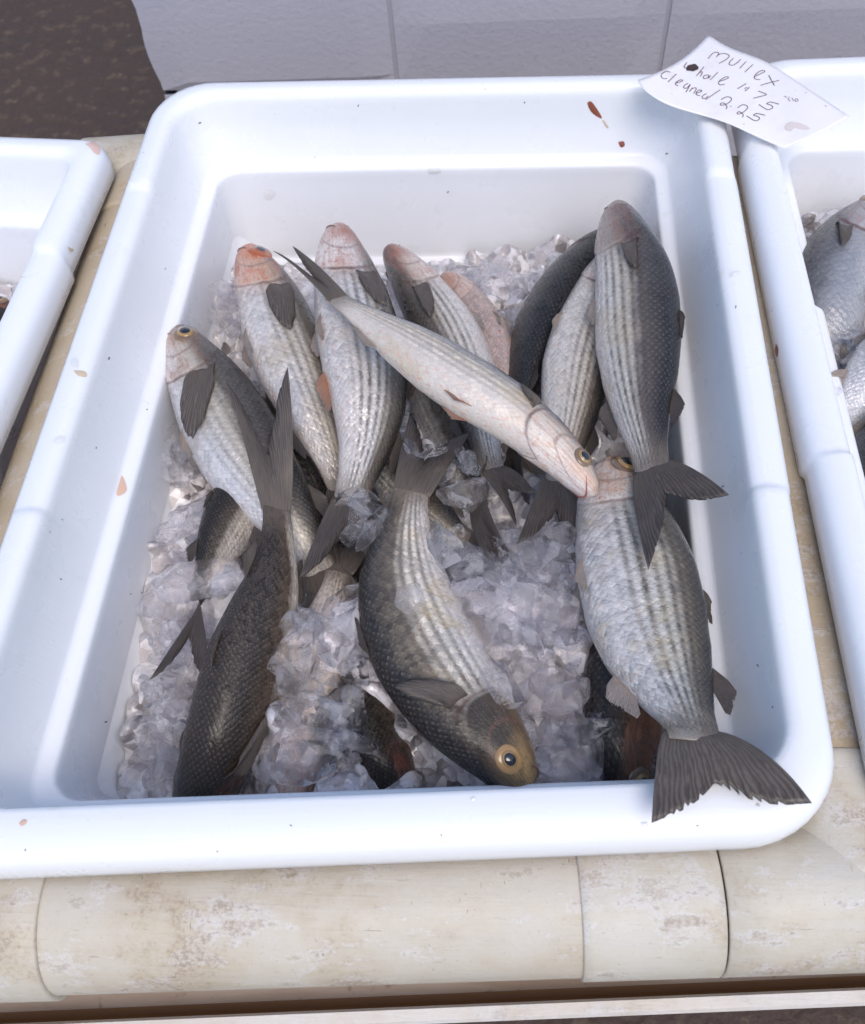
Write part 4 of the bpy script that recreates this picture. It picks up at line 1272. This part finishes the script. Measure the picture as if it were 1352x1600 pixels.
LUMPS = [
    (320, 905, -.095, .030, 1.25, .55, .35, 12, 'wide clear ice slab across the black tail at the left'),
    (335, 460, -.125, .016, 1, .8, .6, 30, 'small ice lump beside the orange headed fish'),
    (300, 800, -.108, .022, 1, .8, .5, 60, 'broad frosty ice lump against the left wall'),
    (575, 835, -.052, .013, 1.1, .6, .6, 60, 'clear ice lump at the tail of the large pale fish'),
    (645, 935, -.028, .012, 1, .85, .5, 20, 'small round ice lump on the side of the tan eyed fish'),
    (695, 850, -.045, .016, 1.15, .7, .6, -70, 'long ice lump on the belly edge of the tan eyed fish'),
    (735, 880, -.080, .018, 1, .9, .6, 10, 'dark clear square ice lump right of the tan eyed fish'),
    (750, 940, -.075, .023, 1.1, .7, .6, 0, 'flat topped ice block in the middle of the right ice heap'),
    (845, 960, -.080, .030, 1, .8, .45, -40, 'large pale ice slab with a pointed corner on the right heap'),
    (740, 1000, -.075, .018, 1, .75, .6, 50, 'faceted ice lump below the flat topped block'),
    (765, 1070, -.070, .022, 1.1, .8, .5, -30, 'ice lump touching the pale belly of the tan eyed fish'),
    (880, 1180, -.100, .028, 1.0, .9, .5, 20, 'large grey ice lump at the front wall'),
    (890, 1085, -.082, .017, 1.2, .7, .7, 25, 'rounded oblong ice lump near the front right fish'),
    (470, 1180, -.082, .026, 1.1, .85, .55, 15, 'big bubbly ice lump over the silver fish at the front'),
    (475, 1020, -.085, .023, 1, .85, .6, 70, 'frosted ice lump beside the long brown fish'),
    (535, 985, -.083, .020, .7, 1.3, .5, -25, 'thin curved sheet of clear ice left of the tan eyed fish'),
    (725, 770, -.080, .017, 1.2, .8, .6, 10, 'glittering ice lump under the diagonal fish'),
    (872, 850, -.070, .018, 1, .8, .7, 40, 'jagged ice lump below the dark tail of the cream bellied fish'),
]
for i, l in enumerate(LUMPS): lump(*l[:8], l[8], seed=i)

# ------------------------------------------------------------------ price note
def build_note():
    pl = lambda pts: (lambda v, p=catmull([(x, y, 0) for x, y in pts], 60)[0]: np.array([np.interp(v, np.linspace(0, 1, 60), p[:, i]) for i in range(2)]))
    bot = pl([(997, 125), (1010, 143), (1048, 165), (1130, 190), (1180, 212), (1225, 232)])
    top = pl([(1107, 55), (1140, 74), (1200, 98), (1270, 143), (1328, 182)])
    lef = pl([(997, 125), (1030, 112), (1062, 95), (1086, 76), (1107, 55)])
    rig = pl([(1225, 232), (1280, 209), (1328, 182)])
    P00, P10, P01, P11 = bot(0), bot(1), top(0), top(1)
    nu, nv = 44, 26
    def hz(u, v):
        return 0.007 + 0.004 * math.sin(3.0 * u + 1.0) * (1 - v) + 0.010 * (1 - u) ** 4 * (1 - v) + 0.006 * u * v + 0.0012 * math.sin(11 * u + 7 * v)
    def pt(u, v, lift=0.0):
        q = (1 - v) * bot(u) + v * top(u) + (1 - u) * lef(v) + u * rig(v) - ((1 - u) * (1 - v) * P00 + u * (1 - v) * P10 + (1 - u) * v * P01 + u * v * P11)
        return at(q[0], q[1], hz(u, v) + lift)
    g = G('note_paper')
    pos = g.geo()
    n1 = g.noise(pos, 26, 5, 0.6); n2 = g.noise(pos, 110, 4)
    col = g.mix(g.mul(g.ss(n1, 0.52, 0.72), 0.35), (0.80, 0.77, 0.78), (0.66, 0.56, 0.50))
    col = g.mix(g.mul(g.ss(g.vor(pos, 60), 0.10, 0.03), 0.4), col, (0.35, 0.24, 0.2))
    mp = g.p(Base_Color=col, Roughness=0.7, Normal=g.bump(g.add(n1, g.mul(n2, .2)), 0.35, 0.003))
    V = [pt(i / (nu - 1), j / (nv - 1)) for i in range(nu) for j in range(nv)]
    note = mesh_obj('price_note', V, grid_faces(nu, nv), mp)
    tag(note, 'white paper note with handwritten mullet prices lying across two tub rims', 'note')
    ccw(note)
    md = note.modifiers.new('thickness', 'SOLIDIFY'); md.thickness = 0.0004; md.offset = -1
    tree = BVHTree.FromPolygons([Vector(v) for v in V], grid_faces(nu, nv))
    def onpaper(px, py, lift):
        d = ROT @ np.array([(px - 676) / FPX, -(py - 800) / FPX, -1.0])
        h = tree.ray_cast(Vector(CAM), Vector(d))
        if h[0] is None: return None
        n = h[1] if h[1].z > 0 else -h[1]
        return np.array(h[0] + n * lift), np.array(n)
    k = 3.976
    W = [  # strokes of the handwriting
        [(424, 207), (452, 175), (474, 167), (490, 174), (476, 198)], [(482, 186), (512, 175), (546, 181), (553, 196), (524, 220), (492, 236)],
        [(580, 205), (557, 230), (558, 246), (580, 247), (606, 230), (626, 212)], [(660, 225), (620, 267)], [(702, 244), (652, 290)],
        [(713, 318), (748, 302), (776, 288), (764, 280), (736, 291), (712, 315), (716, 333), (748, 338)], [(800, 310), (816, 340), (836, 374)], [(750, 373), (808, 356), (866, 342)],
        [(292, 230), (274, 258), (290, 265), (306, 250), (302, 272), (322, 262)], [(398, 258), (352, 314)], [(364, 300), (384, 288), (386, 300), (374, 318)],
        [(424, 308), (402, 312), (394, 326), (408, 332), (428, 318), (424, 308)], [(440, 312), (424, 332)], [(484, 292), (438, 340)],
        [(490, 350), (526, 338), (550, 326), (538, 319), (508, 334), (489, 354), (498, 370), (528, 366)],
        [(660, 362), (636, 376), (607, 394)], [(680, 384), (668, 396), (652, 408)], [(664, 386), (650, 394)], [(735, 408), (786, 430), (748, 442), (705, 453)],
        [(864, 490), (812, 477), (786, 487)], [(786, 487), (820, 500), (822, 515), (790, 523), (738, 492)],
        [(188, 292), (164, 286), (138, 300), (132, 318), (148, 332), (168, 330)], [(226, 302), (174, 352)],
        [(222, 360), (248, 352), (266, 344), (252, 339), (230, 350), (220, 366), (236, 376)], [(300, 360), (278, 372), (272, 388), (290, 390), (312, 368)], [(314, 368), (286, 416)],
        [(326, 388), (308, 412)], [(320, 396), (342, 388), (350, 396), (334, 424)], [(352, 422), (384, 410), (374, 401), (354, 412), (350, 430), (374, 438)],
        [(414, 424), (390, 438), (388, 452), (406, 454), (424, 440)], [(499, 401), (452, 432), (408, 462)],
        [(504, 462), (534, 446), (562, 448), (568, 464), (544, 486), (508, 497), (500, 488), (518, 482), (540, 502), (536, 521)],
        [(562, 502), (567, 505)], [(608, 512), (634, 495), (662, 498), (668, 514), (644, 538), (612, 552), (604, 544), (620, 537), (642, 556), (636, 572)],
        [(778, 559), (728, 548), (704, 558)], [(704, 558), (738, 570), (740, 584), (712, 592), (662, 562)]]
    FA = [[(896, 440), (914, 448)], [(930, 444), (922, 458), (934, 472)], [(944, 452), (956, 470)], [(962, 462), (974, 456), (984, 466), (972, 474), (962, 462)], [(1026, 416), (1034, 420)], [(1150, 498), (1158, 504)]]
    def strokes(name, lines, width, mat):
        V2, F2 = [], []
        for ln in lines:
            p = catmull([(x, y, 0) for x, y in ln], max(6, 7 * len(ln)))[0] if len(ln) > 1 else None
            pts = []
            for x, y, _ in p:
                h = onpaper(1000 + x / k, 40 + y / k, 0.00045)
                if h is not None: pts.append(h)
            for i, (c, n) in enumerate(pts):
                a, b = pts[max(i - 1, 0)][0], pts[min(i + 1, len(pts) - 1)][0]
                t = b - a; t /= max(np.linalg.norm(t), 1e-9)
                s = np.cross(n, t)
                w = width * (0.8 + 0.35 * math.sin(i * 1.3 + len(V2)))
                V2 += [c - s * w, c + s * w]
                if i: q = len(V2); F2.append((q - 4, q - 3, q - 1, q - 2))
        o = mesh_obj(name, V2, F2, mat, note)
        md = o.modifiers.new('thickness', 'SOLIDIFY'); md.thickness = 0.0001
    ink = mat_simple('pencil_ink', (0.16, 0.10, 0.12), 0.6)
    strokes('handwriting', W, 0.00048, ink)
    strokes('faint_marks', FA, 0.0004, mat_simple('faint_ink', (0.36, 0.29, 0.30), 0.6))
    def blot(name, cx, cy, rx, ry, ang, mat, lift, seed):
        V2 = []
        for i in range(28):
            a = 2 * math.pi * i / 28
            rr = 1 + 0.28 * mnoise.noise((math.cos(a) * 1.6, math.sin(a) * 1.6, seed))
            x, y = rx * rr * math.cos(a), ry * rr * math.sin(a)
            h = onpaper(1000 + (cx + x * math.cos(ang) - y * math.sin(ang)) / k, 40 + (cy + x * math.sin(ang) + y * math.cos(ang)) / k, lift)
            V2.append(h[0])
        c = onpaper(1000 + cx / k, 40 + cy / k, lift + 0.0003)[0]
        V2.append(c)
        mesh_obj(name, V2, [(i, (i + 1) % 28, 28) for i in range(28)], mat, note)
    blot('ink_blot', 325, 265, 40, 20, -0.1, mat_simple('blot_brown', (0.045, 0.022, 0.018), 0.35), 0.0006, 3.0)
    blot('stain', 985, 622, 70, 16, 0.25, mat_simple('stain_pink', (0.70, 0.60, 0.57), 0.6), 0.0003, 5.0)
    blot('stain', 930, 628, 30, 26, 0.6, mat_simple('stain_tan', (0.67, 0.59, 0.56), 0.6), 0.0004, 8.0)
build_note()

# ------------------------------------------------------------------ stains, scales and specks stuck on the tubs
def surf(o):
    me = o.data
    off = parent_origin(o)
    return BVHTree.FromPolygons([v.co + off for v in me.vertices], [tuple(p.vertices) for p in me.polygons])
BT = {TUB: surf(TUBO), LTUB: surf(LTUBO), RTUB: surf(RTUBO)}
def cast(tree, px, py, lift):
    d = ROT @ np.array([(px - 676) / FPX, -(py - 800) / FPX, -1.0])
    h = tree.ray_cast(Vector(CAM), Vector(d))
    if h[0] is None: return None
    n = h[1]
    if n.dot(Vector(d)) > 0: n = -n
    return np.array(h[0] + n * lift)
def smear(tub, name, outline, mat, seed=0, lift=0.0004):
    """A stain lying on the tub's own surface, outline measured on the photograph."""
    p = catmull([(x, y, 0) for x, y in outline + outline[:1]], 30)[0][:-1, :2]
    c = p.mean(0)
    p = c + (p - c) * 0.85
    V, F = [], []
    for r in (1.0, 0.5):
        for q in p:
            w = c + (q - c) * r
            V.append(cast(BT[tub], w[0], w[1], lift + (1 - r) * 0.0006))
    V.append(cast(BT[tub], c[0], c[1], lift + 0.0005))
    if any(v is None for v in V): return
    n = len(p)
    for j in range(n):
        k = (j + 1) % n
        F.append((j, k, n + k, n + j)); F.append((n + j, n + k, 2 * n))
    mesh_obj(name, V, F, mat, tub)
BLOOD = mat_simple('dried_blood', (0.26, 0.075, 0.04), 0.4)
ORANGE = mat_simple('orange_slime', (0.68, 0.45, 0.33), 0.3)
TAN = mat_simple('tan_smear', (0.60, 0.47, 0.34), 0.4)
PEACH = mat_simple('peach_smear', (0.72, 0.50, 0.42), 0.3)
SPECK = mat_simple('dark_speck', (0.10, 0.08, 0.075), 0.5)
GREYS = mat_simple('grey_smear', (0.73, 0.72, 0.72), 0.3)
smear(TUB, 'blood_stain', [(916, 158), (923, 156), (934, 170), (943, 186), (938, 186), (926, 178), (919, 168)], BLOOD)
smear(TUB, 'blood_stain', [(965, 221), (975, 220), (977, 228), (970, 231)], BLOOD)
smear(TUB, 'blood_stain', [(940, 186), (944, 187), (952, 200), (948, 200)], TAN)
smear(TUB, 'slime_stain', [(190, 740), (194, 745), (200, 766), (190, 776), (181, 776), (184, 760)], ORANGE)
smear(TUB, 'slime_stain', [(194, 1180), (205, 1178), (211, 1190), (205, 1200), (207, 1216), (202, 1220), (198, 1205), (191, 1198)], TAN)
smear(TUB, 'slime_stain', [(29, 1287), (36, 1280), (43, 1281), (42, 1287), (34, 1292)], ORANGE)
smear(TUB, 'fish_scale', [(110, 560), (121, 558), (123, 575), (110, 572)], GREYS)
smear(TUB, 'fish_scale', [(113, 578), (134, 580), (137, 590), (122, 588)], TAN)
smear(TUB, 'fish_scale', [(80, 690), (92, 681), (104, 682), (102, 690), (88, 694)], GREYS)
smear(TUB, 'fish_scale', [(1139, 428), (1148, 423), (1158, 424), (1150, 431), (1140, 434)], GREYS)
smear(TUB, 'grey_smear', [(668, 262), (688, 262), (690, 270), (670, 272)], GREYS)
smear(TUB, 'grey_smear', [(1000, 1285), (1012, 1284), (1013, 1291), (1002, 1292)], GREYS)
smear(TUB, 'grey_smear', [(735, 1246), (742, 1244), (744, 1250), (736, 1252)], GREYS)
smear(TUB, 'slime_stain', [(410, 298), (424, 294), (432, 302), (422, 314), (412, 310)], GREYS)
rs = random.Random(4)
for (px, py) in [(204, 928), (221, 926), (165, 1128), (191, 1137), (97, 812), (312, 192), (258, 420), (170, 560), (230, 640), (560, 165), (820, 160), (700, 300), (1042, 240), (1130, 760), (1208, 1105), (690, 1305), (1090, 1290), (40, 1328), (340, 1330), (455, 1290), (1185, 1040), (1150, 480), (95, 905), (150, 700)]:
    a = rs.uniform(0, 3); l = rs.uniform(1.5, 4.0); w = rs.uniform(0.8, 1.4)
    ca, sa = math.cos(a), math.sin(a)
    smear(TUB, 'speck', [(px + ca * l, py + sa * l), (px - sa * w, py + ca * w), (px - ca * l, py - sa * l), (px + sa * w, py - ca * w)], SPECK)
smear(LTUB, 'slime_stain', [(131, 224), (145, 221), (158, 231), (156, 244), (147, 240), (140, 231)], PEACH)
smear(LTUB, 'slime_stain', [(104, 385), (116, 390), (110, 395)], TAN)
smear(RTUB, 'slime_stain', [(1213, 535), (1217, 545), (1215, 560), (1211, 548)], BLOOD)
